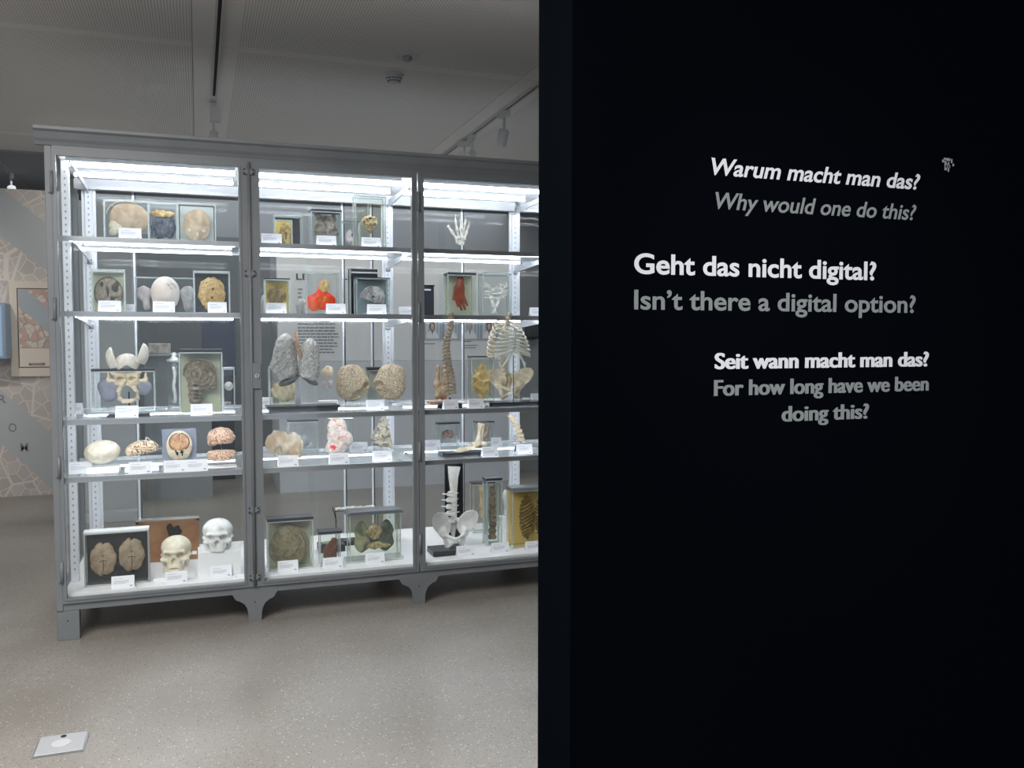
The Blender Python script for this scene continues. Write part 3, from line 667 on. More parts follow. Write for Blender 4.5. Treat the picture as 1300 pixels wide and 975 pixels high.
# uprights, shelves, brackets, light tubes
UW = 0.045
def holes(x, y, face):
    b = MB(); n = 62
    for k in range(n):
        z = 0.30 + k*0.035
        if face == 'y': b.box(x-.004, x+.004, y-.0006, y+.0004, z-.006, z+.006)
    return b
M_HOLE = mat('hole_dark', (0.32, 0.34, 0.37), 0.6)
for i, x in enumerate(UP):
    y = D1-.10
    u = MB().box(x-UW/2, x+UW/2, y, y+.04, FLZ, 2.50).build('upright', M_ALU, case, bevel=.003)
    w = MB(); w.box(x-UW/2-.016, x-UW/2, y+.01, y+.03, FLZ, 2.50); w.box(x+UW/2, x+UW/2+.016, y+.01, y+.03, FLZ, 2.50); w.build('channel', M_ALU, u)
    h = holes(x, y, 'y').build('slots', M_HOLE, u); h['kind'] = 'stuff'
u = MB().box(XL+.035, XL+.075, 5.22, 5.26, FLZ, 2.50).build('upright', M_ALU, case, bevel=.003)
h = holes(XL+.055, 5.22, 'y').build('slots', M_HOLE, u); h['kind'] = 'stuff'
MB().box(XL+.012, XL+.02, 5.40, 5.44, FLZ, 2.50).build('side_strip', mat('edge_dark', (0, 0, 0)), case)
M_TUBE = mat('light_tube', (0.90, 0.93, 1.0), 0.3, emit=LED)
M_TUBE_T = mat('light_tube_top', (0.90, 0.93, 1.0), 0.3, emit=LEDT)
for i in range(4):
    x0, x1 = OPEN[i][0]-.035, OPEN[i][1]+.035
    if i == 0: x0 = XL+.03
    for s, z in SHZ.items():
        f = 5.12 if s < 3 else 4.985
        if s == 2 and i >= 2: f = 5.17
        bck = 5.74
        sh = MB().box(x0, x1, f+.004, bck, z-.008, z).build('shelf', M_SHELF, case)
        e = MB().box(x0, x1, f-.012, f+.004, z-.013, z+.001).build('shelf_edge', mat('shelf_profile', (0.42, 0.43, 0.45), 0.3, 0.6), sh)
        MB().box(x0, x1, bck, bck+.014, z-.016, z+.002).build('shelf_edge', M_ALU, sh)
        MB().box(x0, x1, f-.012, f-.008, z-.027, z-.012).build('lip', mat('shelf_profile', (0, 0, 0)), sh)
        tb = MB().tube([(x0+.05, f+.014, z-.0195), (x1-.05, f+.014, z-.0195)], .0065, 8).build('light_tube', M_TUBE, case)
        tb = MB().tube([(x0+.05, 5.56, z-.026), (x1-.05, 5.56, z-.026)], .006, 8).build('light_tube', M_TUBE, case)
        MB().box(x0+.05, x1-.05, 5.545, 5.575, z-.0195, z-.009).build('light_channel', M_ALU, tb)
    for y, r in ((5.18, .010), (5.50, .010)):
        tb = MB().tube([(x0+.04, y, 2.470), (x1-.04, y, 2.470)], r, 8).build('light_tube', M_TUBE_T, case)
        MB().box(x0+.04, x1-.04, y-.022, y+.022, 2.482, 2.499).build('light_channel', M_WHITE, tb)
    MB().box(x0, x1, 5.80, 5.845, 2.440, 2.4995).build('rear_header', M_WHITE, case)
for i, x in enumerate(UP[:4]):
    for s, z in SHZ.items():
        f = 5.15 if s < 3 else 5.05
        MB().prism([(f, z-.018), (5.85, z-.018), (5.85, z-.075), (5.80, z-.07), (f, z-.032)], x-.004, x+.004, 'x').build('bracket', M_ALU, case)
        MB().tube([(x-.0, 5.84, z-.085), (x, 5.84, z-.06)], .014, 10).build('bracket_hook', M_STEEL, case)
    MB().prism([(5.05, 2.47), (5.85, 2.47), (5.85, 2.42), (5.80, 2.425), (5.05, 2.455)], x-.004, x+.004, 'x').build('bracket', M_ALU, case)

# ------------------------------------------------------------ caption cards
card_me = None
def card(px, py, sh, what, w=.112, h=.062, rz=0.0, D=None):
    """folded paper card; px centre, py bottom"""
    global card_me
    if card_me is None:
        b = MB(); a = R(18); s_, c_ = math.sin(a), math.cos(a)
        def q(x0, x1, z0, z1, t0, t1, mi=0):
            vs = []
            for z, t in ((z0, t0), (z0, t1), (z1, t1), (z1, t0)): vs.append((z*s_ + t*c_ , z*c_ - t*s_))
            b.prism(vs, x0, x1, 'x', mi)
        q(-.5*.112, .5*.112, 0, .064, 0, .0012)
        b.prism([(.020, .0602), (.0212, .0602), (.040, 0.0), (.0388, 0.0)], -.056, .056, 'x')
        rr = random.Random(5)
        for z, l in ((.049, .5), (.038, .82), (.033, .78), (.028, .8), (.023, .62)): q(-.045, -.045+.09*l, z, z+.0016, -.0003, .0002, 1)
        q(.034, .047, .006, .013, -.0003, .0002, 1)
        me = bpy.data.meshes.new('caption_card'); bmesh.ops.recalc_face_normals(b.bm, faces=b.bm.faces); b.bm.to_mesh(me); b.bm.free()
        me.materials.append(M_CARD); me.materials.append(M_PRINT); card_me = me
    z0 = FLZ if sh == 5 else SHZ[sh]
    if D is None:
        if sh <= 2: D = 5.16 if sh == 1 else (5.16 if px < 530 else 5.22)
        else: D = min(max(onH(px, py, z0).y, 5.0), 5.045)
    X = xcol(px, D, z0)
    o = bpy.data.objects.new('caption_card', card_me); COL.objects.link(o); o.location = (X, D, z0+.0005); o.rotation_euler = (0, 0, rz)
    o.scale = (w/.112, 1, h/.062)
    return tag(o, 'white caption card '+what, 'card', 'caption cards in the case')
def base_of(px, py, sh, D=None):
    z0 = FLZ if sh == 5 else SHZ[sh]
    if D is None:
        p = onH(px, py, z0); D = p.y
    D = max(min(D, 5.72), 5.075)
    return xcol(px, D, z0), D, z0
def fit(x0, x1, yt, sh, yb=None, D=None):
    """returns centre X, plane D, base z, width, height of what spans x0..x1 and reaches up to yt"""
    X, D, z0 = base_of((x0+x1)/2, yb if yb else 0, sh, D if yb is None or D else None)
    z1 = onD((x0+x1)/2, yt, D).z
    return X, D, z0, xcol(x1, D, (z0+z1)/2)-xcol(x0, D, (z0+z1)/2), z1-z0
def at(px, py, D, o):
    """local offset (x,z) of a pixel on plane D relative to thing o"""
    p = onD(px, py, D); return p.x-o.location.x, p.z-o.location.z

LIQ = {}
def liquid(name, tint, body=None, amt=0.1):
    return glass('liquid_'+name, tint, 0.0, 0.0, 0.1, body=(body, amt) if body else None)
def jar(label, x0, x1, yt, sh, yb=None, D=None, depth=.07, lid=None, lidh=.010, over=.004, liq=None, back=None, name='specimen_jar', cat='jar', base=None, rz=0.0, shape='box'):
    X, D, z0, W, H = fit(x0, x1, yt, sh, yb, D)
    t = thing(name, label, cat, (X, D, z0), rz)
    H2 = H-(lidh if lid else 0); w = W/2
    if lid is None: H2 = H
    g = MB().box(-w, w, 0, depth, .0005, H2).build('glass_walls', M_JAR, t)
    e = MB(); q = .0028
    for sx in (-1, 1):
        for y in (0, depth): e.box(sx*w-q, sx*w+q, y-q, y+q, .001, H2-.0005)
    for z in (.004, H2-.003):
        e.box(-w, w, -q, q, z-q, z+q); e.box(-w, w, depth-q, depth+q, z-q, z+q)
    e.build('glass_edges', M_EDGE, t)
    if liq: MB().box(-w+.004, w-.004, .004, depth-.004, .006, H2*.93).build('preserving_liquid', liq, t)
    if back: MB().box(-w+.006, w-.006, depth-.008, depth-.005, .006, H2-.006).build('backing_sheet', back, t)
    if lid: MB().box(-w-over, w+over, -over, depth+over, H2, H).build('lid', lid, t, bevel=.002)
    if base: MB().box(-w-over, w+over, -over, depth+over, 0, base).build('foot', M_EDGE, t)
    t['W'] = W; t['H'] = H; t['dep'] = depth
    return t, W, H
def plinth(label, x0, x1, yt, sh, yb, depth=.10, m=None):
    X, D, z0, W, H = fit(x0, x1, yt, sh, yb)
    o = MB().box(-W/2, W/2, 0, depth, 0, H).build('display_block', m or M_PLINTH, None, (X, D, z0), bevel=.0015)
    tag(o, label, 'display block'); return o, X, D, z0+H, W

# palettes
O_BRAINBEIGE = org('tissue_beige', (0.42, 0.29, 0.18), (0.62, 0.48, 0.34), 14, .45, bump=.3)
O_PALEBONE = org('bone_pale', (0.66, 0.62, 0.54), (0.80, 0.77, 0.71), 22, .5, bump=.15)
O_WHITEBONE = org('bone_white', (0.70, 0.69, 0.67), (0.84, 0.83, 0.81), 16, .45, bump=.1)
O_BONE = org('bone_yellow', (0.58, 0.48, 0.33), (0.78, 0.70, 0.55), 30, .5, bump=.25)
O_DARK = org('tissue_dark', (0.05, 0.055, 0.07), (0.16, 0.15, 0.15), 26, .4, c3=(0.30, 0.25, 0.17))
O_BROWN = org('tissue_brown', (0.14, 0.08, 0.05), (0.36, 0.26, 0.18), 30, .4, c3=(0.5, 0.42, 0.33), dist=1.5)
O_GREYBROWN = org('tissue_greybrown', (0.17, 0.13, 0.11), (0.38, 0.33, 0.29), 24, .5, c3=(0.5, 0.45, 0.4), dist=1.6)
O_GOLD = org('tissue_gold', (0.42, 0.24, 0.07), (0.68, 0.47, 0.20), 55, .4, dist=1.2)
O_LILAC = org('model_lilac', (0.30, 0.30, 0.40), (0.40, 0.40, 0.50), 8, .5, bump=.1)
O_PINKGREY = org('model_pinkgrey', (0.45, 0.38, 0.38), (0.64, 0.56, 0.54), 14, .5)
O_GREY = org('model_grey', (0.36, 0.35, 0.35), (0.56, 0.55, 0.54), 18, .5)
def cortex(name, hi, lo, sc=22, ds=14):
    m, t, b = nt(name); N = t.nodes.new; L = t.links.new
    tc = N('ShaderNodeTexCoord'); w = N('ShaderNodeTexWave'); w.inputs['Scale'].default_value = sc; w.inputs['Distortion'].default_value = ds
    w.inputs['Detail'].default_value = 2; w.inputs['Detail Scale'].default_value = 1.6; w.bands_direction = 'DIAGONAL'; L(tc.outputs['Object'], w.inputs['Vector'])
    r = N('ShaderNodeValToRGB'); r.color_ramp.elements[0].position = .10; r.color_ramp.elements[0].color = (*lo, 1); r.color_ramp.elements[1].position = .42; r.color_ramp.elements[1].color = (*hi, 1)
    L(w.outputs['Fac'], r.inputs[0]); L(r.outputs[0], b.inputs['Base Color']); b.inputs['Roughness'].default_value = .4
    bp = N('ShaderNodeBump'); bp.inputs['Strength'].default_value = .8; bp.inputs['Distance'].default_value = .004; L(r.outputs[0], bp.inputs['Height']); L(bp.outputs[0], b.inputs['Normal'])
    return m
O_CORTEX = cortex('cortex_pink', (0.74, 0.52, 0.38), (0.34, 0.14, 0.08))
O_CORTEX2 = cortex('cortex_tan', (0.74, 0.60, 0.44), (0.24, 0.12, 0.05))
O_LUNG = org('lung_mottled', (0.22, 0.23, 0.235), (0.50, 0.49, 0.46), 75, .6, c3=(0.66, 0.62, 0.53), bump=.6, dist=.7, pos=(.34, .60))
O_SPONGE = org('lung_tan', (0.20, 0.15, 0.10), (0.54, 0.44, 0.31), 130, .7, c3=(0.72, 0.63, 0.49), bump=.8, dist=.8, pos=(.3, .55))
O_CREAM = org('tissue_cream', (0.62, 0.44, 0.28), (0.84, 0.74, 0.56), 16, .5, bump=.3)
O_PINKRED = org('tissue_pinkred', (0.55, 0.46, 0.40), (0.84, 0.72, 0.66), 40, .5, bump=.5, vein=((0.75, 0.05, 0.06), .605), dist=1)
O_GREYYEL = org('tissue_greyyellow', (0.20, 0.19, 0.20), (0.68, 0.60, 0.46), 32, .45, c3=(0.8, 0.74, 0.5), bump=.5, dist=1.4, pos=(.36, .52))
O_RED = org('wax_red', (0.17, 0.015, 0.005), (0.30, 0.035, 0.012), 30, .4)
O_REDORANGE = org('tissue_redorange', (0.85, 0.03, 0.015), (0.80, 0.12, 0.03), 12, .35, c3=(0.72, 0.42, 0.12), pos=(.45, .6))
O_CORAL = org('cast_white', (0.66, 0.64, 0.58), (0.85, 0.83, 0.79), 40, .5, bump=.3)
O_AMBER = org('tissue_amber', (0.50, 0.30, 0.10), (0.76, 0.56, 0.27), 36, .4, bump=.4)
O_WOOD = org('varnished_wood', (0.24, 0.11, 0.045), (0.33, 0.17, 0.08), 9, .4, bump=.05)
O_BROWNBONE = org('bone_brown', (0.33, 0.26, 0.18), (0.52, 0.43, 0.32), 34, .55, bump=.3)
O_GREENBLACK = org('tissue_greenblack', (0.05, 0.065, 0.06), (0.14, 0.16, 0.13), 36, .5)
O_HEART = org('heart_tan', (0.26, 0.15, 0.07), (0.70, 0.60, 0.38), 42, .45, dist=1.3)
L_GREEN = liquid('greenish', (0.97, 0.97, 0.92), (0.60, 0.60, 0.48), .035)
L_YEL = liquid('yellow', (0.97, 0.93, 0.70), (0.75, 0.60, 0.22), .10)
L_CLEAR = liquid('clear', (0.95, 0.97, 0.95), (0.6, 0.65, 0.62), .04)
L_AMB = liquid('amber', (0.97, 0.91, 0.72), (0.70, 0.52, 0.20), .08)
BK_GREEN = mat('backing_olive', (0.52, 0.52, 0.42), .6); BK_YEL = mat('backing_yellow', (0.80, 0.64, 0.26), .6)
BK_BLACK = mat('backing_black', (0.008, 0.009, 0.013), .5); BK_BLUE = mat('backing_blue', (0.22, 0.27, 0.31), .6)
BK_GREY = mat('backing_grey', (0.33, 0.34, 0.36), .6); BK_PALE = mat('backing_pale', (0.50, 0.52, 0.50), .6)

def skull_sdf(p, teeth=True):
    x, y, z = p; xa = np.abs(x); q = (xa, y, z)
    d = ell(p, (0, .022, .136), (.071, .09, .064))
    d = smin(d, ell(p, (0, -.020, .138), (.058, .060, .052)), .02)       # frontal
    d = smin(d, rbox(p, (0, -.048, .066), (.034, .030, .048), .02), .02)   # maxilla
    d = smin(d, cap(q, (.055, -.045, .092), (.066, .02, .098), .008), .012) # zygomatic arch
    d = smin(d, ell(q, (.048, -.056, .088), (.018, .016, .014)), .012)      # cheek
    d = smin(d, cap(q, (.0, -.080, .130), (.044, -.068, .130), .008), .010) # brow
    d = smin(d, cap(q, (.054, .005, .075), (.046, -.018, .026), .011), .01)  # ramus
    d = smin(d, cap(q, (.046, -.018, .024), (.014, -.072, .013), .012), .01) # jaw
    d = smin(d, ell(p, (0, -.074, .013), (.022, .013, .015)), .01)
    d = ssub(d, ell(q, (.031, -.080, .110), (.0195, .040, .0175)), .004)     # orbit
    d = ssub(d, ell(p, (0, -.085, .080), (.0115, .030, .0185)), .004)        # nose
    d = ssub(d, ell(q, (.072, -.018, .118), (.016, .028, .030)), .012)       # temple
    d = ssub(d, ell(q, (.046, -.035, .052), (.010, .022, .018)), .006)       # under cheek
    if teeth:
        ang = np.arctan2(x, -(y+.03)); row = (np.abs(np.sin(ang*11)) < .3)
        d = ssub(d, rbox(p, (0, -.080, .0405), (.024, .022, .0018), .001), .002)
        d = d + np.where(row & (np.abs(z-.041) < .011) & (y < -.055), .002, 0)
    else: d = np.maximum(d, .034-z)
    return d + .0006*nz(p, 60)
def skull(label, x0, x1, yt, px, py, sh, Dz, m, z0, rz=0, teeth=True, marks=False):
    X = xcol((x0+x1)/2, Dz, z0); H = onD((x0+x1)/2, yt, Dz).z - z0
    s = H/(.200 if teeth else .166); sxw = (xcol(x1, Dz, z0)-xcol(x0, Dz, z0))/.142
    t = thing('skull', label, 'skull', (X, Dz, z0), rz)
    o = blob('cranium', lambda p: skull_sdf(p, teeth), (-.085, -.11, -.01), (.085, .125, .21), 64, m, t, loc=(0, 0, 0 if teeth else -.034*s))
    o.scale = (sxw, s, s)
    return t

# ===== bay one, shelf one
t, W, H = jar('clear block with large sagittal head half, top shelf at far left', 133, 189, 254, 1, D=5.30, depth=.05)
o = slab('head_half', wob_r(1, ((1, .03), (2, .05), (3, .02))), .03, O_BRAINBEIGE, t, (.012, .022, H*.58), sx=W*.44, sz=H*.40)
slab('facial_bone', wob_r(1, ((2, .2), (3, .12), (5, .1)), 3), .026, O_BONE, t, (-W*.24, .020, H*.34), sx=W*.21, sz=H*.15)
MB().tube([(W*(-.02+.45*math.sin(a)), .012, H*(.58+.40*math.cos(a))) for a in [R(-80+260*i/24) for i in range(25)]], .0035, 6).build('skull_rim', O_BONE, t)
t, W, H = jar('clear block with dark blue-grey fan of tissue between two beige ones, top shelf', 190, 225, 257, 1, D=5.33, depth=.04, back=BK_GREY)
blob('dark_tissue', lambda p: smin(ell(p, (-.035, 0, -.01), (.05, .014, .055)), ell(p, (.04, 0, -.005), (.045, .014, .052)), .01)+.006*nz(p, 50)+.003*nz(p, 120), (-.1, -.03, -.08), (.1, .03, .07), 50, org('tissue_blueblack', (0.035, 0.045, 0.07), (0.13, 0.14, 0.18), 30), t, (0, .018, H*.42)).scale = (.78, 1, 1.05)
blob('tan_edge', lambda p: ell(p, (0, 0, 0), (.065, .008, .02))+.006*nz(p, 60, 3), (-.08, -.02, -.04), (.08, .02, .04), 40, O_AMBER, t, (0, .02, H*.74))
t, W, H = jar('clear block with round beige head slice, third from left on top shelf', 227, 274, 258, 1, D=5.30, depth=.05, back=None)
MB().box(-W/2, W/2, .051, .06, 0, H+.004).build('dark_back_edge', M_LID, t)
MB().box(-W/2+.008, W/2-.008, .049, .0505, .006, H-.012).build('backing_sheet', BK_PALE, t)
slab('head_slice', wob_r(1, ((2, .02), (3, .015)), 2), .026, O_BRAINBEIGE, t, (0, .022, H*.46), sx=W*.37, sz=H*.40)
for q, z in ((-.2, .33), (.18, .33), (0, .25)): slab('air_pocket', wob_r(1, ((2, .15), (5, .1)), int(z*100)), .004, O_BONE, t, (W*q, .006, H*z), n=20, sx=.010, sz=.009)
card(165, 304, 1, 'before the clear block with sagittal head half')
# ===== bay one, shelf two
t, W, H = jar('greenish block with dark round brain slice, second shelf far left', 117, 159, 342, 2, D=5.28, depth=.055, lid=M_EDGE, liq=L_GREEN, back=BK_GREEN)
slab('brain_slice', brain_r(1, .05, 4), .02, O_GREYBROWN, t, (-.002, .022, H*.46), sx=W*.42, sz=H*.36)
MB().tube([(W*.43*math.sin(a), .012, H*(.46+.37*math.cos(a))) for a in [2*PI*i/40 for i in range(41)]], .0022, 6).build('brain_rim', org('rim_dark', (0.07, 0.045, 0.03), (0.16, 0.1, 0.06), 30), t)
for (q, z, a, c) in ((-.20, .66, .007, .016), (.22, .60, .016, .030), (-.02, .50, .006, .034), (.12, .34, .014, .008)): slab('cavity', wob_r(1, ((2, .2), (3, .15)), int(a*999)), .003, mat('cavity_black', (0.02, 0.015, 0.015), .4), t, (W*q, .0105, H*z), n=20, sx=a, sz=c)
card(139, 396, 2, 'before the dark round brain slice, second shelf')
card(166, 396, 2, 'small, half hidden right of the dark round brain slice', w=.045, h=.055, D=5.45)
t, W, H = jar('wide low clear block with two shaped head casts behind the white skull cap', 173, 249, 352, 2, D=5.50, depth=.06)
MB().box(.06, W/2-.01, .03, .05, H, H+.006).build('dark_bar', M_LID, t)
blob('head_cast', lambda p: smin(ell(p, (0, 0, .03), (.044, .022, .042)), cap(p, (.01, 0, -.01), (.015, 0, -.05), .018), .02)+.003*nz(p, 50), (-.06, -.035, -.08), (.06, .035, .08), 44, O_PINKGREY, t, (-W*.37, .028, H*.42))
blob('head_cast', lambda p: smin(ell(p, (0, 0, .03), (.044, .022, .042)), cap(p, (.0, 0, -.01), (.004, 0, -.06), .028), .02)+.004*nz(p, 40, 4), (-.06, -.035, -.10), (.06, .035, .08), 44, O_GREY, t, (W*.37, .028, H*.44))
X, D, z0, W, H = fit(192, 229, 336, 2, D=5.27)
t = thing('skull_model', 'smooth white model skull with fine drawn marks on a thin rod, second shelf', 'skull model', (X, D, z0))
def cap_sdf(p):
    d = ell(p, (0, 0, .115), (W*.5, .085, .088)); d = smin(d, ell(p, (0, .0, .07), (W*.36, .06, .05)), .03)
    return d
blob('cranium', cap_sdf, (-.1, -.1, 0), (.1, .1, .22), 50, org('model_white', (0.66, 0.58, 0.52), (0.76, 0.71, 0.68), 9, .4, bump=.05), t)
MB().tube([(0, 0, 0), (0, 0, .05)], .004, 8).build('rod', M_STEEL, t); MB().box(-.04, .04, -.03, .04, 0, .01).build('stand_foot', M_DARK, t, bevel=.002)
b = MB()
for pts in ([(.012, .158), (.02, .152), (.024, .146)], [(.030, .163), (.043, .158), (.052, .148)], [(.028, .136), (.036, .132)], [(.05, .145), (.056, .138)]):
    b.tube([(x, -.0868*math.sqrt(max(.02, 1-(x/(W*.5))**2-((z-.115)/.088)**2)), z) for x, z in pts], .0011, 5)
b.build('drawn_marks', INK, t)
card(208, 396, 2, 'before the white model skull')
t, W, H = jar('block with golden horizontal brain slice on black ground, second shelf', 247, 292, 344, 2, D=5.27, depth=.06, back=BK_BLACK, lid=M_EDGE, lidh=.006)
slab('brain_slice', brain_r(1, .10, 8), .02, O_GOLD, t, (0, .026, H*.48), sx=W*.385, sz=H*.39)
for q, z in ((.03, .58), (0, .38), (-.16, .72), (-.12, .28)): slab('cavity', wob_r(1, ((3, .1),), 2), .003, mat('cavity_brown', (0.14, 0.04, 0.02), .4), t, (W*q, .0145, H*z), n=16, sx=.007 if q > -.1 else .004, sz=.007 if q > -.1 else .004)
card(276, 397, 2, 'before the golden brain slice', w=.10)

# ===== bay one, shelf three
t, W, H = jar('wide clear block with black top bar and two lilac head casts, third shelf', 118, 197, 468, 3, D=5.45, depth=.08, lid=M_LID, lidh=.014)
blob('head_cast', lambda p: smin(ell(p, (0, 0, .02), (.062, .03, .055)), ell(p, (.0, 0, -.03), (.045, .025, .035)), .02)+.002*nz(p, 40), (-.08, -.04, -.08), (.08, .04, .09), 44, O_LILAC, t, (-W*.24, .04, H*.5))
blob('head_cast', lambda p: ell(p, (0, 0, 0), (.040, .025, .045))+.003*nz(p, 50, 7), (-.06, -.04, -.06), (.06, .04, .06), 40, O_LILAC, t, (W*.33, .04, H*.54))
X, D, z0, W, H = fit(140, 187, 440, 3, D=5.10)
t = thing('exploded_skull', 'bone skull taken apart into floating pieces on a black stand, third shelf', 'skull model', (X, D, z0))
MB().box(-.105, .105, -.03, .06, 0, .012).build('stand_foot', M_DARK, t, bevel=.002)
MB().tube([(0, .05, .01), (0, .05, .13)], .004, 8).build('rod', M_DARK, t)
MB().tube([(0, .05, .13), (0, .05, .28)], .003, 8).build('rod', M_JAR, t)
def Z(py): return onD(162, py, D).z-z0
def Xo(px): return onD(px, 480, D).x-X
shell = lambda p, c, r, th: np.maximum(ell(p, c, r), -ell(p, c, tuple(a-th for a in r)))
blob('frontal_bone', lambda p: np.maximum(shell(p, (0, 0, 0), (.060, .05, .052), .006), np.maximum(p[1]-.02, -.022-p[2]+.012*np.cos(p[0]*70))), (-.075, -.065, -.06), (.075, .06, .065), 50, O_PALEBONE, t, (Xo(162), 0, Z(461)))
for s, px, py in ((-1, 142, 457), (1, 182, 452)):
    blob('parietal_bone', lambda p: np.maximum(np.maximum(shell(p, (0, 0, 0), (.052, .062, .075), .005), -s*p[0]+.0), np.maximum(-p[2]*1-.035, p[0]*s*0+p[1]-.05)), (-.065, -.075, -.08), (.065, .075, .085), 46, O_PALEBONE, t, (Xo(px)-s*.025, .02, Z(py)), (0, s*.35, 0))
blob('facial_bones', lambda p: ssub(ssub(smin(smin(rbox((np.abs(p[0]), p[1], p[2]), (.02, 0, .01), (.022, .02, .028), .008), cap((np.abs(p[0]), p[1], p[2]), (.02, 0, -.02), (.03, -.005, -.045), .009), .012), cap((np.abs(p[0]), p[1], p[2]), (.03, 0, .02), (.045, -.01, .04), .007), .01), ell((np.abs(p[0]), p[1], p[2]), (.02, -.02, .012), (.012, .02, .010)), .004), ell(p, (0, -.02, -.012), (.008, .025, .014)), .003)+.003*nz(p, 90), (-.07, -.05, -.07), (.07, .05, .07), 56, O_BONE, t, (Xo(161), 0, Z(484))).scale = (1.45, 1.2, 1.15)
for s, px in ((-1, 139), (1, 184)):
    blob('cheek_bone', lambda p: smin(cap(p, (-s*.045, 0, -.016), (s*.005, 0, -.002), .009, .007), cap(p, (s*.005, 0, -.004), (s*.004, 0, .026), .009, .005), .01)+.003*nz(p, 80, 3), (-.07, -.03, -.04), (.07, .03, .05), 40, O_BONE, t, (Xo(px), 0, Z(481))).scale = (1.15, 1.2, 1.3)
blob('lower_jaw', lambda p: smin(cap((np.abs(p[0]), p[1], p[2]), (.040, .05, .035), (.036, .03, 0), .007), smin(cap((np.abs(p[0]), p[1], p[2]), (.036, .03, 0), (.016, -.022, -.006), .0085), cap(p, (-.016, -.022, -.006), (.016, -.022, -.006), .010), .008), .01)+.001*nz(p, 90), (-.06, -.04, -.03), (.06, .07, .055), 46, O_BONE, t, (Xo(162), 0, Z(507))).scale = (1.2, 1.1, 1.1)
card(161, 530, 3, 'at the foot of the skull in floating pieces')
card(101, 521, 3, 'at left end of third shelf, turned edge on', w=.05, D=5.35, rz=.5)
t = thing('clear_cylinder_jar', 'clear round jar with pale bone strip and knob lid, rear of third shelf', 'jar', (xcol(222, 5.62, SHZ[3]), 5.62, SHZ[3]))
MB().lathe([(.036, .001), (.036, .26), (.030, .27), (.030, .28)], 24).build('glass_walls', M_JAR, t)
MB().lathe([(.042, .28), (.044, .292), (.02, .30), (.012, .315), (.015, .33), (.008, .335)], 24).build('lid', M_EDGE, t)
MB().lathe([(.042, 0), (.040, .012)], 24).build('foot', M_EDGE, t)
MB().tube([(0.004*math.sin(k), 0, .03+.022*k) for k in range(11)], [.007+.004*abs(math.sin(k*1.3)) for k in range(11)], 8).build('bone_strip', O_WHITEBONE, t)
t, W, H = jar('olive liquid jar with halved head in profile, black lid, third shelf', 229, 283, 443, 3, yb=526, depth=.085, lid=M_LID, lidh=.018, liq=L_GREEN, back=BK_GREEN)
def headhalf(p):
    d = ell(p, (-.01, 0, .045), (.088, .02, .078)); d = smin(d, rbox(p, (.045, 0, -.02), (.045, .018, .045), .018), .02)
    d = smin(d, cap(p, (-.03, 0, -.03), (-.03, 0, -.11), .04), .03); d = ssub(d, ell(p, (.09, 0, -.035), (.03, .05, .008)), .004)
    ang = np.arctan2(p[2]-.03, p[0]); rad = np.sqrt((p[0]+.01)**2+(p[2]-.03)**2)
    return d + .0028*np.sin(rad*260+2.5*nz(p, 30)) + .003*nz(p, 60)
o = blob('halved_head', headhalf, (-.115, -.04, -.16), (.11, .04, .135), 70, org('head_section', (0.13, 0.095, 0.075), (0.34, 0.27, 0.22), 26, .5, c3=(0.52, 0.45, 0.37), dist=2.2), t, (0, .04, H*.53)); o.scale = (.95, 1, .95)
MB().tube([((-.012+.085*math.sin(a))*.95, .018, H*.53+(.04+.08*math.cos(a))*.95) for a in [R(-105+185*i/24) for i in range(25)]], .0032, 6).build('skull_rim', O_GREYBROWN, t)
card(256, 526, 3, 'before the halved head in profile')
t, W, H = jar('clear jar with small white knob at right rear of third shelf, first bay', 284, 298, 466, 3, D=5.60, depth=.06, lid=M_EDGE)
MB().ball((.0, .03, H*.52), (.022, .02, .022), 14).build('white_knob', O_WHITEBONE, t)

# ===== bay one, shelf four
o, X, D, z, W = plinth('white display block under the round skull roof, fourth shelf', 110, 151, 593, 4, 607, .11)
t = thing('skull_roof', 'pale speckled skull roof shown from inside, on left white block', 'skull cap', (xcol(130, D+.05, z), D+.05, z))
MB().tube([(0, 0, 0), (0, .01, .04)], .004, 8, ).build('rod', M_JAR, t)
blob('bone_bowl', lambda p: ssub(ell(p, (0, 0, 0), (.090, .058, .062)), ell(p, (0, -.085, .055), (.125, .06, .075)), .006)+.001*nz(p, 60), (-.1, -.07, -.07), (.1, .07, .07), 60, org('bone_speckled', (0.60, 0.54, 0.43), (0.78, 0.72, 0.60), 24, .5, vein=((0.40, 0.34, 0.25), .70)), t, (0, 0, .075), (0, -.12, 0))
def brain_half(p, r, sd=1): return ell(p, (0, 0, 0), r) + .007*(1-folds(p, 34, sd)) - .003
X, D, z0 = base_of(180, 602, 4)
t = thing('brain_slice_model', 'thick tan slice of brain cortex on a low clear stand, fourth shelf', 'brain model', (X, D+.03, z0))
MB().box(-.085, .085, -.02, .06, 0, .02).build('stand_foot', M_PLINTH, t, bevel=.001)
MB().tube([(0, .02, .02), (0, .02, .10)], .005, 8).build('rod', M_JAR, t)
blob('cortex', lambda p: np.maximum(brain_half(p, (.084, .04, .05), 2), -.022-p[2]), (-.095, -.05, -.06), (.095, .05, .06), 84, O_CORTEX2, t, (0, .015, .115), (0, -.16, 0))
card(178, 605, 4, 'below the tan brain slice'); card(222, 601, 4, 'below left half of the frontal head section'); card(250, 601, 4, 'below right side of the frontal head section')
card(102, 607, 4, 'leftmost on the fourth shelf', D=5.1)
X, D, z0 = base_of(228, 597, 4)
t = thing('head_section', 'frontal section through a head, amber with cream rim, on grey board', 'head model', (X, D+.06, z0))
zz = lambda py: onD(228, py, D+.06).z-z0
MB().box(-.088, .088, .02, .03, .005, zz(545)).build('grey_board', mat('board_bluegrey', (0.25, 0.28, 0.35), .5), t)
MB().tube([(.02, .0, 0), (.02, .0, .05)], .005, 8).build('rod', M_DARK, t)
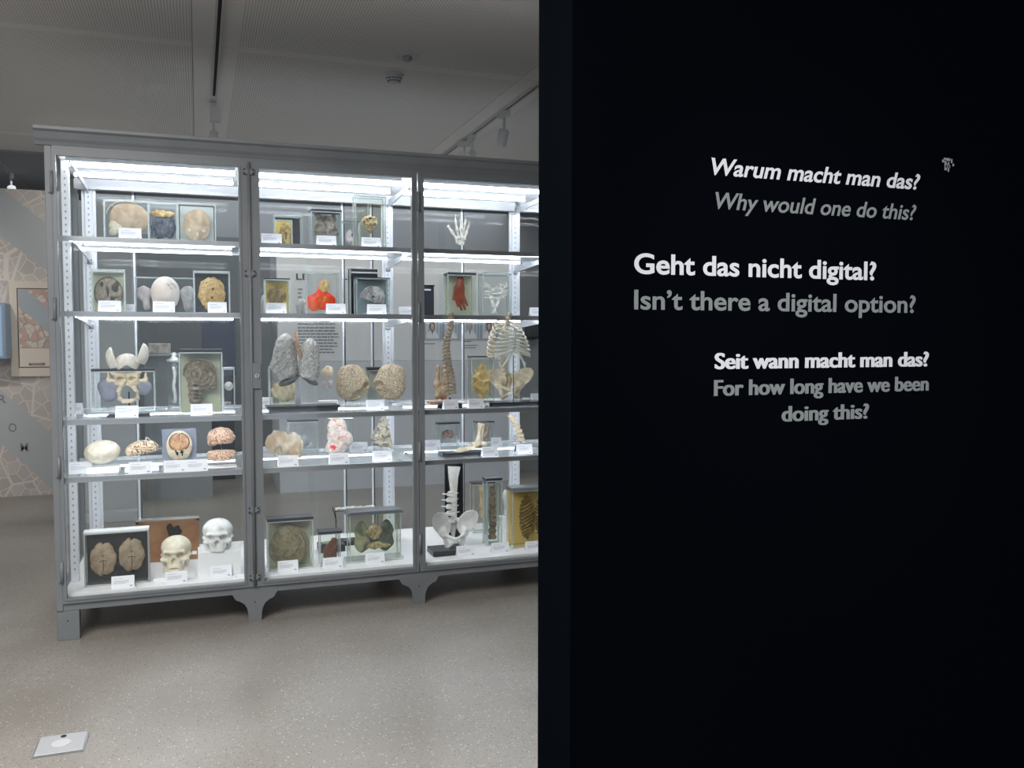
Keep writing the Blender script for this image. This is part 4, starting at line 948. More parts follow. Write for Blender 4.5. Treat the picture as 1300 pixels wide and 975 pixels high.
slab('head_slice', lambda a: 1+.04*math.cos(2*a)-.06*math.exp(-((abs((a+PI) % (2*PI)-PI)-PI)/.35)**2), .03, O_BONE, t, (0, 0, zz(566)), sx=.070, sz=.082)
slab('brain_area', wob_r(1, ((2, .03), (9, .03)), 2), .006, org('tissue_rust', (0.42, 0.20, 0.09), (0.66, 0.42, 0.24), 34), t, (0, -.0155, zz(561)), sx=.050, sz=.046)
b = MB()
for s in (-1, 1):
    b.tube([(s*.052*math.sin(u), -.018, zz(561)+.050*math.cos(u)) for u in [R(8+15*i) for i in range(10)]], .0022, 6)
b.tube([(0, -.018, zz(561)+.05), (0, -.018, zz(561)+.01)], .0018, 6); b.build('dark_membrane', mat('rust_dark', (0.12, 0.05, 0.03), .5), t)
b = MB(); rr = random.Random(9)
for s in (-1, 1):
    for k in range(5): b.ball((s*(.008+.012*rr.random()), -.016, zz(572)-.024*rr.random()), (.004, .004, .006), 8)
b.build('nasal_cavities', M_DARK, t)
slab('palate', wob_r(1, ((2, .1),), 2), .004, mat('rust_dark', (0, 0, 0)), t, (0, -.0155, zz(584)), n=20, sx=.012, sz=.005)
o, X, D, z, W = plinth('low white display block under the two-part brain, fourth shelf', 262, 301, 593, 4, 601, .10)
t = thing('brain_model', 'pink folded brain in two parts one above the other on a clear rod', 'brain model', (xcol(281, D+.05, z), D+.05, z))
MB().tube([(0, 0, 0), (0, 0, .15)], .004, 8).build('rod', M_JAR, t)
zq = lambda py: onD(281, py, D+.05).z-z
blob('upper_brain', lambda p: smin(np.maximum(brain_half(p, (.074, .06, .056), 3), -.034-p[2]), ell(p, (-.045, 0, -.03), (.026, .03, .018)), .01), (-.085, -.07, -.06), (.085, .07, .06), 88, O_CORTEX, t, (0, 0, zq(555)))
blob('lower_brain', lambda p: np.maximum(brain_half(p, (.079, .06, .040), 5), p[2]-.022), (-.09, -.07, -.05), (.09, .07, .045), 80, O_CORTEX, t, (.002, 0, zq(577)))
X, D, z0 = base_of(195, 585, 4, 5.62)
t = thing('acrylic_wedge', 'clear triangular acrylic wedge at rear of fourth shelf', 'acrylic block', (X, D, z0))
MB().prism([(-.04, 0), (.05, 0), (.05, .06), (-.04, .13)], 0, .04, 'y').build('glass_walls', M_JAR, t)
b = MB()
for a, c in (((-.04, 0), (-.04, .13)), ((-.04, .13), (.05, .06)), ((.05, .06), (.05, 0)), ((-.04, .05), (.05, .06))): b.tube([(a[0], 0, a[1]), (c[0], 0, c[1])], .003, 6)
b.build('glass_edges', M_EDGE, t)

# ===== bay one, floor
t, W, H = jar('silver-edged case with two brown brain slices on black, bottom left', 109, 190, 672, 5, yb=742, depth=.05, back=BK_BLACK, lid=M_WHITE, lidh=.014)
b = MB()
for sx in (-1, 1): b.box(sx*(W/2)-.004, sx*(W/2)+.004, -.006, .05, 0, H-.012)
b.box(-W/2, W/2, -.006, .05, 0, .010); b.build('silver_frame', M_STEEL, t)
for s in (-1, 1):
    slab('brain_slice', brain_r(1, .12, 11+s), .02, org('slice_tan', (0.27, 0.19, 0.12), (0.42, 0.32, 0.22), 30, .5), t, (s*W*.225, .03, H*(.46 if s < 0 else .5)), sx=W*.21, sz=H*.31)
    b = MB(); x = s*W*.225; z = H*(.46 if s < 0 else .5)
    b.tube([(x-.02, .0195, z-.012), (x, .0195, z-.005), (x+.02, .0195, z-.012)], .0018, 6); b.tube([(x, .0195, z-.005), (x, .0195, z-.06)], .002, 6); b.ball((x-.004, .0195, z+.02), .003, 8); b.ball((x+.004, .0195, z+.02), .003, 8)
    b.build('furrows', mat('furrow_dark', (0.05, 0.03, 0.02), .5), t)
card(156, 748, 5, 'before the two brain slices on black')
X, D, z0, W, H = fit(174, 254, 660, 5, D=5.52)
t = thing('wooden_plate', 'varnished brown wooden box plate with black smear, behind front skull', 'wooden box', (X, D, z0))
MB().box(-W/2, W/2, 0, .04, 0, H).build('board', O_WOOD, t, bevel=.002)
MB().box(-W/2-.003, W/2+.003, -.004, .044, H, H+.008).build('glass_cover', M_EDGE, t)
b = MB()
for s in (-1, 1): b.box(s*(W/2-.008)-.008, s*(W/2-.008)+.008, -.005, 0, 0, H)
b.box(-W/2, W/2, -.005, 0, H-.014, H); b.build('rim', O_WOOD, t)
slab('black_smear', wob_r(1, ((2, .25), (3, .2), (5, .12), (9, .06)), 5), .002, mat('soot', (0.012, 0.011, 0.012), .8), t, (W*.10, -.001, H*.72), sx=.034, sz=.045)
slab('black_smear', wob_r(1, ((2, .25), (3, .2), (7, .12)), 9), .002, mat('soot', (0, 0, 0)), t, (W*.06, -.0008, H*.5), sx=.018, sz=.04)
MB().box(W*.38, W*.46, -.002, 0, .03, .05).build('paper_tag', M_CARD, t)
o, X, D, z, W = plinth('low white display block under the cream skull, bottom shelf', 195, 248, 733, 5, 740, .15)
skull('cream skull with closed jaw on the low white block, bottom shelf', 204, 243, 681, 0, 0, 5, D+.10, org('skull_cream', (0.66, 0.59, 0.45), (0.80, 0.74, 0.60), 26, .5, bump=.15), z, -.10)
card(224, 743, 5, 'before the cream skull')
o, X, D, z, W = plinth('tall white display block under the chalk-white skull, bottom shelf', 252, 306, 700, 5, 733, .15)
skull('chalk-white skull without lower jaw on the tall white block', 257, 296, 659, 0, 0, 5, D+.065, org('skull_chalk', (0.50, 0.49, 0.47), (0.78, 0.78, 0.77), 30, .5, bump=.2, pos=(.3, .5)), z, -.05, teeth=False)
card(281, 733, 5, 'leaning at the tall white block')

# ===== bay two, shelf one
t, W, H = jar('black open box behind small tan slice jar, top shelf of second bay', 349, 384, 273, 1, D=5.42, depth=.07, back=BK_BLACK, lid=M_EDGE, lidh=.005)
MB().box(.0, .03, .055, .06, H*.55, H*.78).build('pale_tag', O_BONE, t)
t, W, H = jar('small jar with tan kidney slice at left of top shelf, second bay', 350, 371, 279, 1, D=5.25, depth=.06, liq=L_YEL, back=BK_YEL)
slab('kidney_slice', wob_r(1, ((1, .1), (2, .12), (4, .06)), 4), .02, O_HEART, t, (.006, .025, H*.46), sx=W*.38, sz=H*.36)
slab('cavity', wob_r(1, ((2, .3),), 4), .003, mat('cavity_brown', (0, 0, 0)), t, (.014, .0135, H*.42), n=16, sx=.006, sz=.018)
card(345, 310, 1, 'at left end of top shelf in second bay')
t, W, H = jar('tall black-lidded jar with brown heart, middle of top shelf in second bay', 396, 434, 266, 1, D=5.30, depth=.09, lid=M_LID, lidh=.012, liq=L_CLEAR)
blob('heart', lambda p: smin(ell(p, (0, 0, -.015), (.058, .03, .045)), smin(cap(p, (-.025, 0, .02), (-.03, 0, .055), .018), cap(p, (.025, 0, .02), (.028, 0, .05), .02), .015), .02)+.008*nz(p, 45)+.004*nz(p, 100), (-.075, -.045, -.08), (.075, .045, .085), 56, O_GREYBROWN, t, (.004, .045, H*.52))
card(415, 312, 1, 'before the black-lidded heart jar')
t, W, H = jar('low clear block with pale pink blade of tissue, rear of top shelf', 434, 457, 281, 1, D=5.58, depth=.05, lid=M_LID, lidh=.004)
blob('pink_blade', lambda p: smin(ell(p, (0, 0, .01), (.024, .01, .045)), cap(p, (.01, 0, -.02), (.012, 0, -.055), .015, .004), .02), (-.04, -.02, -.07), (.04, .02, .065), 40, O_PINKGREY, t, (-.006, .025, H*.5))
MB().ball((.016, .015, H*.6), (.010, .006, .012), 10).build('purple_spot', mat('purple', (0.12, 0.05, 0.2), .5), t)
t, W, H = jar('tallest square glass jar with tan heart hanging in clear liquid, top shelf', 452, 490, 247, 1, D=5.28, depth=.09, lid=M_JAR, lidh=.010, liq=L_GREEN)
blob('heart', lambda p: smin(ell(p, (0, 0, .015), (.050, .028, .035)), cap(p, (0, 0, 0), (.004, 0, -.048), .028, .008), .02)+.005*nz(p, 60)+.003*nz(p, 130), (-.065, -.04, -.07), (.065, .04, .06), 56, O_HEART, t, (0, .045, H*.48))
MB().tube([(-.01, .045, H*.58), (-.006, .045, H*.9)], .0012, 5).build('thread', M_CARD, t)
MB().ball((.002, .02, H*.58), (.012, .008, .008), 10).build('vessel_opening', mat('cavity_brown', (0, 0, 0)), t)
card(472, 316, 1, 'before the tallest heart jar')
# ===== bay two, shelf two
X, D, z0 = base_of(338, 396, 2, 5.45)
t = thing('round_pale_jar', 'round pale jar half hidden behind the door frame, second shelf', 'jar', (X, D, z0))
MB().lathe([(.03, .001), (.042, .02), (.044, .09), (.034, .14), (.03, .15)], 24).build('glass_walls', M_JAR, t)
MB().lathe([(.024, .01), (.034, .03), (.034, .08), (.02, .12)], 20).build('pale_content', O_GREY, t)
t, W, H = jar('yellow jar with brown kidney, left of second shelf in second bay', 337, 368, 353, 2, D=5.28, depth=.08, lid=M_LID, lidh=.008, liq=L_YEL, back=BK_YEL)
blob('kidney', lambda p: ssub(ell(p, (0, 0, 0), (.045, .024, .042)), ell(p, (.0, -.02, -.05), (.012, .03, .04)), .01)+.004*np.sin(p[0]*260+3*nz(p, 40))+.004*nz(p, 60), (-.06, -.04, -.06), (.06, .04, .06), 56, O_BROWN, t, (-.004, .04, H*.52)); 
card(351, 396, 2, 'before the yellow kidney jar')
t, W, H = jar('clear block with bright red and orange organ, second shelf', 390, 430, 346, 2, D=5.27, depth=.07)
blob('red_organ', lambda p: smin(smin(ell(p, (-.03, 0, -.03), (.042, .022, .04)), ell(p, (.03, 0, -.025), (.042, .022, .042)), .01), cap(p, (0, 0, .0), (.005, 0, .06), .028, .008), .02)+.004*nz(p, 50), (-.085, -.035, -.09), (.085, .035, .09), 56, O_REDORANGE, t, (-.008, .035, H*.44)).scale = (1.22, 1, 1.25)
blob('orange_tip', lambda p: ell(p, (0, 0, 0), (.03, .012, .035))+.005*nz(p, 60), (-.04, -.02, -.045), (.04, .02, .045), 30, O_AMBER, t, (.012, .018, H*.68))
card(427, 397, 2, 'before the red organ block')
X, D, z0 = base_of(384, 396, 2, 5.55)
t = thing('pale_specimen', 'pale oval specimen peeking out left of the red organ block', 'specimen', (X, D, z0))
blob('body', lambda p: ell(p, (0, 0, .05), (.04, .02, .055))+.003*nz(p, 50), (-.05, -.03, -.01), (.05, .03, .12), 36, O_GREY, t); MB().box(-.03, .03, -.02, .02, 0, .006).build('foot', M_JAR, t)
X, D, z0, W, H = fit(444, 480, 341, 2, D=5.55)
t = thing('black_box_frame', 'black upright box with glass rim behind the fan slice jar, second shelf', 'box', (X, D, z0))
MB().box(-W/2, W/2, 0, .05, 0, H).build('body', M_DARK, t, bevel=.002); MB().box(-W/2-.002, -W/2+.010, -.004, 0, 0, H).build('glass_edge', M_EDGE, t)
MB().box(-W/2+.014, W/2, -.003, 0, H-.03, H-.02).build('silver_line', M_STEEL, t)
t, W, H = jar('black-lidded jar with grey fan-shaped slice on blue-grey ground, second shelf', 453, 495, 352, 2, D=5.26, depth=.08, lid=M_LID, lidh=.006, liq=L_CLEAR, back=BK_BLUE)
blob('fan_slice', lambda p: ssub(np.maximum(ell(p, (0.01, 0, 0), (.062, .018, .05)), -(p[2]+.02+(.3*p[0]))), ell(p, (.01, -.015, -.005), (.012, .02, .012)), .006)+.002*np.sin(np.sqrt((p[0]-.01)**2+(p[2]+.005)**2)*420)+.003*nz(p, 60), (-.07, -.03, -.06), (.08, .03, .06), 60, org('fan_grey', (0.26, 0.22, 0.25), (0.6, 0.56, 0.55), 30, .5), t, (-.002, .03, H*.5))
card(479, 397, 2, 'before the fan slice jar')
card(518, 396, 2, 'at the right rear end of second shelf, second bay', D=5.5)
# ===== bay two, shelf three
t, W, H = jar('clear jar with tan drooping tissue behind the lung stand', 343, 381, 465, 3, D=5.50, depth=.09, lid=M_EDGE, liq=L_GREEN)
blob('tissue', lambda p: ell(p, (0, 0, 0), (.07, .03, .06))+.006*nz(p, 40)+.004*np.sin(p[0]*200+p[2]*80), (-.085, -.045, -.08), (.085, .045, .08), 46, O_CREAM, t, (0, .045, H*.40))
X, D, z0 = base_of(380, 523, 3)
t = thing('lung_pair', 'pair of mottled grey lungs with brown windpipe on black pole stand', 'lung specimen', (X, D+.07, z0))
D_ = D+.07; LX = lambda px: onD(px, 470, D_).x-X; LZ = lambda py: onD(378, py, D_).z-z0
MB().box(LX(340), LX(427), -.06, .09, .0, .022).build('stand_foot', M_DARK, t, bevel=.002)
MB().box(LX(337), LX(429), -.07, .10, .022, .034).build('stand_top', M_DARK, t, bevel=.002)
MB().box(-.012, .012, .012, .022, .034, LZ(470)).build('pole', M_STEEL, t)
def lung(p, s):
    q = (p[0]*s, p[1], p[2])
    d = smin(ell(q, (.005, 0, .045), (.052, .05, .085)), ell(q, (.012, 0, -.045), (.062, .055, .085)), .03)
    d = ssub(d, ell(q, (-.03, -.03, -.185), (.10, .10, .085)), .006)
    d = ssub(d, cap(q, (-.06, -.05, -.06), (.03, -.065, -.03), .007), .008)
    return d + .005*nz(p, 28) + .0016*nz(p, 110)
blob('lung', lambda p: lung(p, -1), (-.10, -.08, -.14), (.08, .08, .15), 80, O_LUNG, t, (LX(364), 0, LZ(455))).scale = (1.22, 1.1, 1.08)
o = blob('lung', lambda p: lung(p, 1), (-.08, -.08, -.14), (.10, .08, .15), 80, O_LUNG, t, (LX(391), 0, LZ(458)), (0, .10, 0)); o.scale = (1.0, 1.1, .98)
M_UND = org('lung_underside', (0.07, 0.075, 0.07), (0.16, 0.16, 0.14), 40, .6)
blob('underside', lambda p: ell(rot_p(p, (0, 0, 0), -.45, 'y'), (0, 0, 0), (.062, .035, .022))+.003*nz(p, 40), (-.09, -.05, -.06), (.09, .05, .06), 44, M_UND, t, (LX(367), .01, LZ(483)))
blob('underside', lambda p: ell(rot_p(p, (0, 0, 0), .62, 'y'), (0, 0, 0), (.070, .035, .022))+.003*nz(p, 40), (-.09, -.05, -.07), (.09, .05, .07), 44, M_UND, t, (LX(391), .01, LZ(480)))
MB().tube([(LX(375), -.03, LZ(422)), (LX(377), -.035, LZ(440)), (LX(381), -.03, LZ(452)), (LX(386), -.02, LZ(461))], [.011, .011, .010, .009], 12).build('windpipe', org('windpipe_brown', (0.30, 0.16, 0.09), (0.5, 0.32, 0.2), 60), t)
MB().tube([(LX(385), -.02, LZ(460)), (LX(390), -.015, LZ(450)), (LX(391), -.01, LZ(444))], .008, 10).build('bronchus', mat('vessel_dark', (0.1, 0.06, 0.05), .5), t)
o, X, D, z, W = plinth('small white display block under the little lung model, third shelf', 406, 430, 509, 3, 517, .08)
t = thing('small_lung_model', 'small cream organ model on thin clear rod beside the lung pair', 'organ model', (xcol(416, D+.04, z), D+.04, z))
MB().tube([(0, 0, 0), (0, 0, .09)], .0025, 8).build('rod', M_JAR, t)
zq = lambda py: onD(416, py, D+.04).z-z
blob('upper_lobe', lambda p: smin(ell(p, (.006, 0, 0), (.032, .025, .036)), cap(p, (-.005, 0, -.01), (-.034, 0, -.0), .02, .008), .02)+.003*nz(p, 50), (-.055, -.035, -.05), (.055, .035, .05), 44, O_CREAM, t, (0, 0, zq(472)))
blob('lower_lobe', lambda p: smin(ell(p, (-.015, 0, 0), (.022, .022, .025)), ell(p, (.02, 0, 0), (.020, .02, .022)), .008)+.003*nz(p, 60), (-.05, -.03, -.04), (.05, .03, .04), 40, O_PINKGREY, t, (0, 0, zq(488)))
def tan_half(name, label, xc, yc, seed, flip, yb=516):
    X, D, z0 = base_of(xc, yb, 3)
    t = thing(name, label, 'lung specimen', (X, D+.05, z0))
    zc = onD(xc, yc, D+.05).z-z0
    MB().box(-.05, .05, -.02, .03, 0, .012).build('clear_foot', M_JAR, t)
    MB().tube([(0, 0, .01), (0, 0, zc-.08)], .004, 8).build('rod', M_JAR, t)
    f = -1 if flip else 1
    def sd(p):
        q = (p[0]*f, p[1], p[2]); q = rot_p(q, (0, 0, 0), .5, 'y')
        d = smin(ell(q, (-.012, 0, .035), (.080, .035, .085)), ell(q, (.022, 0, -.04), (.082, .045, .065)), .08)
        d = ssub(d, ell(q, (-.055, -.04, -.045), (.024, .04, .02)), .012)
        d = ssub(d, ell(q, (.0, -.06, -.10), (.07, .05, .05)), .012)
        return d + .006*nz(p, 26, seed) + .0012*nz(p, 130, seed)
    blob('lung_half', sd, (-.13, -.07, -.15), (.13, .07, .15), 84, O_SPONGE, t, (0, 0, zc)).scale = (1.12, 1, 1.0)
tan_half('lung_half_specimen', 'tan spongy lung half with dark hollow, right of little organ model', 450, 486, 3, True, 515)
tan_half('lung_half_specimen', 'tan spongy lung half at right end of third shelf, second bay', 497, 485, 8, False, 513)
card(477, 520, 3, 'between the two tan lung halves', w=.105); card(338, 522, 3, 'behind the lung stand foot at left, second bay', D=5.5, w=.08)
tag(MB().box(-.03, .03, -.02, .02, 0, .012).build('paper_slip', M_CARD, None, (*base_of(505, 513, 3, 5.4)[:2], SHZ[3]+.0005), (0, 0, .4)), 'small crumpled white slip behind the right tan lung half', 'paper')
t, W, H = jar('black-topped jar hidden behind the two tan lung halves', 468, 486, 466, 3, D=5.62, depth=.06, lid=M_LID, lidh=.02, back=BK_PALE)
# ===== bay two, shelf four
X, D, z0 = base_of(362, 585, 4)
t = thing('stomach_specimen', 'cream wrinkled stomach specimen curling open, left of fourth shelf in second bay', 'organ specimen', (X, D+.07, z0)); D_ = D+.07
zc = onD(362, 563, D_).z-z0
def stom(p):
    d = smin(ell(p, (-.035, 0, .01), (.06, .045, .065)), ell(p, (.045, 0, .0), (.055, .045, .06)), .012)
    d = smin(d, cap(p, (.06, 0, -.03), (.085, -.01, -.065), .024, .01), .02)
    d = ssub(d, ell(p, (-.035, -.04, -.055), (.026, .05, .05)), .01); d = ssub(d, cap(p, (-.005, -.05, .06), (.01, -.05, -.01), .008), .012)
    return d + .004*nz(p, 34) + .003*np.sin(p[0]*150+4*nz(p, 18))*(p[0] > -.1) + .001*nz(p, 100)
blob('stomach', stom, (-.12, -.06, -.10), (.12, .06, .09), 84, O_CREAM, t, (0, 0, zc-.005)).scale = (1.08, 1, 1.12)
MB().tube([(-.02, .02, 0), (-.02, .02, zc-.03)], .005, 8).build('rod', M_JAR, t)
card(366, 595, 4, 'below the cream stomach specimen'); card(342, 585, 4, 'behind the stomach specimen at left', D=5.45, w=.09)
t, W, H = jar('black-topped clear jar with pale drop-shaped specimen behind stomach', 367, 404, 533, 4, D=5.55, depth=.08, lid=M_LID, lidh=.010)
blob('drop', lambda p: smin(ell(p, (0, 0, -.035), (.035, .02, .032)), cap(p, (0, 0, -.02), (.002, 0, .05), .012, .004), .02), (-.05, -.03, -.08), (.05, .03, .07), 40, org('drop_grey', (0.4, 0.4, 0.44), (0.62, 0.61, 0.62), 20), t, (.01, .04, H*.5))
MB().tube([(-.045, .04, H*.85), (-.035, .04, H*.5), (-.03, .04, H*.35)], .003, 6).build('strand', O_GREY, t)
t, W, H = jar('clear jar behind the pink veined organ, fourth shelf', 418, 448, 531, 4, D=5.58, depth=.07, lid=M_STEEL, lidh=.006, back=BK_PALE)
X, D, z0 = base_of(433, 586, 4)
t = thing('veined_organ', 'pink organ specimen with red vein patches, middle of fourth shelf', 'organ specimen', (X, D+.07, z0)); zc = onD(434, 553, D+.07).z-z0
def pinko(p):
    d = smin(ell(p, (-.01, 0, .04), (.05, .035, .06)), ell(p, (.005, 0, -.02), (.066, .04, .05)), .03); d = smin(d, ell(p, (-.02, 0, -.07), (.045, .035, .035)), .03)
    return ssub(d, cap(p, (-.03, -.045, -.01), (.05, -.04, -.06), .006), .01)+.004*nz(p, 36, 2)+.0015*nz(p, 110)
blob('organ', pinko, (-.085, -.06, -.12), (.085, .06, .115), 72, O_PINKRED, t, (0, 0, zc)).scale = (1.15, 1, 1.08); MB().tube([(0, 0, 0), (0, 0, zc-.07)], .005, 8).build('rod', M_JAR, t)
MB().box(-.05, .05, -.02, .05, 0, .008).build('foot', M_PLINTH, t)
card(431, 590, 4, 'below the pink veined organ'); card(456, 578, 4, 'standing behind, right of the pink veined organ', D=5.5)
X, D, z0 = base_of(487, 580, 4)
t = thing('airway_specimen', 'grey and yellow knotted organ with dark tip, right of fourth shelf', 'organ specimen', (X, D+.07, z0)); zc = onD(487, 552, D+.07).z-z0
def greyy(p):
    d = smin(ell(p, (0, 0, -.01), (.055, .035, .06)), cap(p, (.005, 0, .03), (.018, 0, .085), .035, .016), .02); d = smin(d, cap(p, (.035, 0, -.04), (.066, 0, -.095), .02, .008), .02)
    return d+.008*nz(p, 42, 4)+.004*nz(p, 100, 5)
blob('organ', greyy, (-.08, -.06, -.12), (.09, .06, .12), 76, O_GREYYEL, t, (0, 0, zc)).scale = (1.12, 1, 1.05); MB().tube([(0, 0, 0), (0, 0, zc-.05)], .005, 8).build('rod', M_JAR, t)
card(486, 586, 4, 'below the grey and yellow knotted organ')
o = MB().tube([(0, 0, .005), (.02, -.03, .005)], .004, 8).build('black_pen', M_DARK, None, (*base_of(512, 576, 4)[:2], SHZ[4]+.0005)); tag(o, 'short black stick lying at right end of fourth shelf', 'stick')
# ===== bay two, floor
t, W, H = jar('square dark-lidded jar with round beige section, bottom of second bay left', 341, 398, 657, 5, yb=723, depth=.09, lid=M_LID, lidh=.018, liq=L_GREEN, back=BK_GREEN)
slab('round_section', wob_r(1, ((2, .05), (3, .04), (7, .015)), 7), .03, org('section_beige', (0.25, 0.20, 0.13), (0.42, 0.36, 0.25), 18, .5, dist=2.5), t, (-.01, .04, H*.44), sx=W*.42, sz=H*.38)
MB().tube([(-.01+W*.43*math.sin(a)*(1+.05*math.sin(2*a)), .024, H*(.44+.39*math.cos(a))) for a in [2*PI*i/44 for i in range(45)]], .003, 6).build('section_rim', O_GREYBROWN, t)
b = MB()
for k in range(3): b.tube([(.03+.012*k, .023, H*.66-.01*k), (.045+.008*k, .022, H*.5), (.03, .022, H*.32), (.0, .022, H*.22)], .003, 6)
b.build('folds', O_GREYBROWN, t)
card(366, 726, 5, 'before the square beige section jar')
t, W, H = jar('small narrow jar with red-brown wedge between two large jars, bottom shelf', 407, 432, 674, 5, yb=719, depth=.07, lid=M_LID, lidh=.014, over=.012, liq=L_CLEAR)
blob('red_wedge', lambda p: np.maximum(rbox(p, (0, 0, 0), (.03, .015, .05), .006), .8*p[2]-p[0]-.028)+.002*nz(p, 80), (-.04, -.025, -.06), (.04, .025, .06), 40, org('red_brown', (0.16, 0.05, 0.035), (0.26, 0.10, 0.07), 40), t, (.006, .03, H*.46))
card(423, 722, 5, 'before the small red-brown wedge jar')
t, W, H = jar('broad jar with flared dark lid holding dark green lungs, bottom shelf', 445, 509, 652, 5, yb=712, depth=.10, lid=None, liq=L_YEL.copy() if False else L_GREEN)
MB().prism([(-W/2-.022, H), (W/2+.022, H), (W/2-.0, H+.018), (-W/2+.0, H+.018)], -.02, .12, 'y').build('lid', mat('lid_slate', (0.12, 0.13, 0.14), .3), t)
MB().box(-W/2-.018, W/2+.018, -.014, .112, 0, .012).build('foot', M_EDGE, t)
for s in (-1, 1):
    blob('lung', lambda p: smin(ell(p, (0, 0, .03), (.030, .016, .05)), ell(p, (-s*.004, 0, -.035), (.036, .018, .05)), .02)+.004*nz(p, 50), (-.055, -.03, -.10), (.055, .03, .10), 46, O_GREENBLACK if s > 0 else org('tissue_olive', (0.10, 0.12, 0.09), (0.42, 0.40, 0.27), 14, .5, pos=(.42, .58)), t, (s*W*.25, .05, H*.50)).scale = (1.35, 1, 1.12)
blob('fatty_tissue', lambda p: smin(ell(p, (0, 0, .02), (.035, .015, .04)), ell(p, (.02, 0, -.06), (.06, .015, .018)), .02)+.006*nz(p, 50), (-.09, -.03, -.09), (.09, .03, .08), 46, O_HEART, t, (0, .04, H*.52)).scale = (1.25, 1, 1.1)
card(477, 716, 5, 'before the broad flared jar')
X, D, z0 = base_of(450, 690, 5, 5.60)
t = thing('bone_tray_stand', 'thin black wire stand carrying a tray of small bones, bottom shelf', 'stand', (X, D, z0))
zt_ = onD(450, 646, D).z-z0; xa = onD(424, 646, D).x-X; xb = onD(478, 646, D).x-X
b = MB()
for y in (-.05, .05): b.tube([(xa, y, zt_), (xb, y, zt_)], .0022, 6)
for x in (xa, xb): b.tube([(x, -.05, zt_), (x, .05, zt_)], .0022, 6); [b.tube([(x, y, zt_), (x, y, zt_+.018)], .0018, 6) for y in (-.05, .05)]
b.build('tray_frame', M_DARK, t)
b = MB(); b.tube([(xa, -.05, zt_), (xa+.01, -.02, zt_-.06), (xa+.012, 0, .03)], .0028, 6); b.tube([(xa, .05, zt_), (xa+.014, .02, zt_-.06), (xa+.012, 0, .03)], .0028, 6); b.tube([(xb, -.05, zt_), (xb, -.03, .03)], .0025, 6); b.build('legs_wire', M_DARK, t)
MB().box(xa-.01, xb+.01, -.05, .05, 0, .03).build('foot', M_DARK, t, bevel=.002)
MB().box(xa, xb, -.05, .05, zt_-.001, zt_+.001).build('tray_glass', M_JAR, t)
b = MB(); rr = random.Random(12)
for k in range(46):
    x, y, a = rr.uniform(xa+.02, xb-.02), rr.uniform(-.035, .035), rr.uniform(-.7, .7); l = rr.uniform(.01, .026)
    b.tube([(x-l*math.cos(a), y-l*math.sin(a), zt_+.005), (x, y, zt_+.006+rr.random()*.008), (x+l*math.cos(a), y+l*math.sin(a), zt_+.006)], [.005, .003, .0045], 6)
o = b.build('small_bones', O_PALEBONE, None, (X, D, z0)); tag(o, 'heap of small pale bones lying on the wire tray', 'bones', kind='stuff')
X, D, z0 = base_of(427, 690, 5, 5.45)
t = thing('dark_tray', 'flat dark tray with pale bone piece behind the small wedge jar', 'tray', (X, D+.02, z0))
MB().box(-.11, .05, -.06, .06, 0, .045).build('tray', mat('tray_black', (0.035, 0.037, 0.045), .4), t, bevel=.003)
MB().tube([(-.09, -.02, .052), (-.04, -.03, .054), (.0, -.02, .052)], [.009, .006, .009], 8).build('bone_piece', O_BONE, t)

# ===== bay three
def long_bone(b, p0, p1, r, n=8, fl=1.45):
    p0, p1 = Vector(p0), Vector(p1); q = [p0.lerp(p1, f) for f in (0, .08, .2, .5, .8, .92, 1)]
    b.tube(q, [r*fl*.7, r*fl, r*1.0, r*.78, r*1.0, r*fl, r*fl*.7], n)
X, D, z0 = base_of(581, 318, 1, 5.28)
t = thing('skeleton_hand', 'upright skeleton hand with spread fingers on a thin rod, top shelf', 'hand model', (X, D, z0)); HX = lambda px: onD(px, 300, D).x-X; HZ = lambda py: onD(582, py, D).z-z0
MB().tube([(HX(584), 0, 0), (HX(584), 0, HZ(311))], .0014, 6).build('rod', M_DARK, t); MB().box(-.03, .04, -.02, .03, 0, .004).build('foot', M_JAR, t)
b = MB(); rr = random.Random(2)
for k in range(9): b.ball((HX(584)+rr.uniform(-.02, .02), rr.uniform(-.006, .006), HZ(307)+rr.uniform(-.010, .012)), (.012, .010, .011), 8)
b.build('wrist_bones', O_PALEBONE, t)
for pts in ([(580, 304), (573, 294), (568, 287)], [(582, 303), (580, 291), (578, 281), (577.5, 273)], [(585, 303), (585, 290), (585, 279), (585.5, 272)], [(587, 303), (589, 292), (590, 284), (591, 277.5)], [(589, 304), (592, 295), (594.5, 287), (596, 283)]):
    b = MB(); P_ = [(HX(x), -.004, HZ(y)) for x, y in pts]
    for i_, (p0, p1) in enumerate(zip(P_, P_[1:])): long_bone(b, p0, p1, .0085-.0014*i_)
    b.build('finger_bones', O_PALEBONE, t)
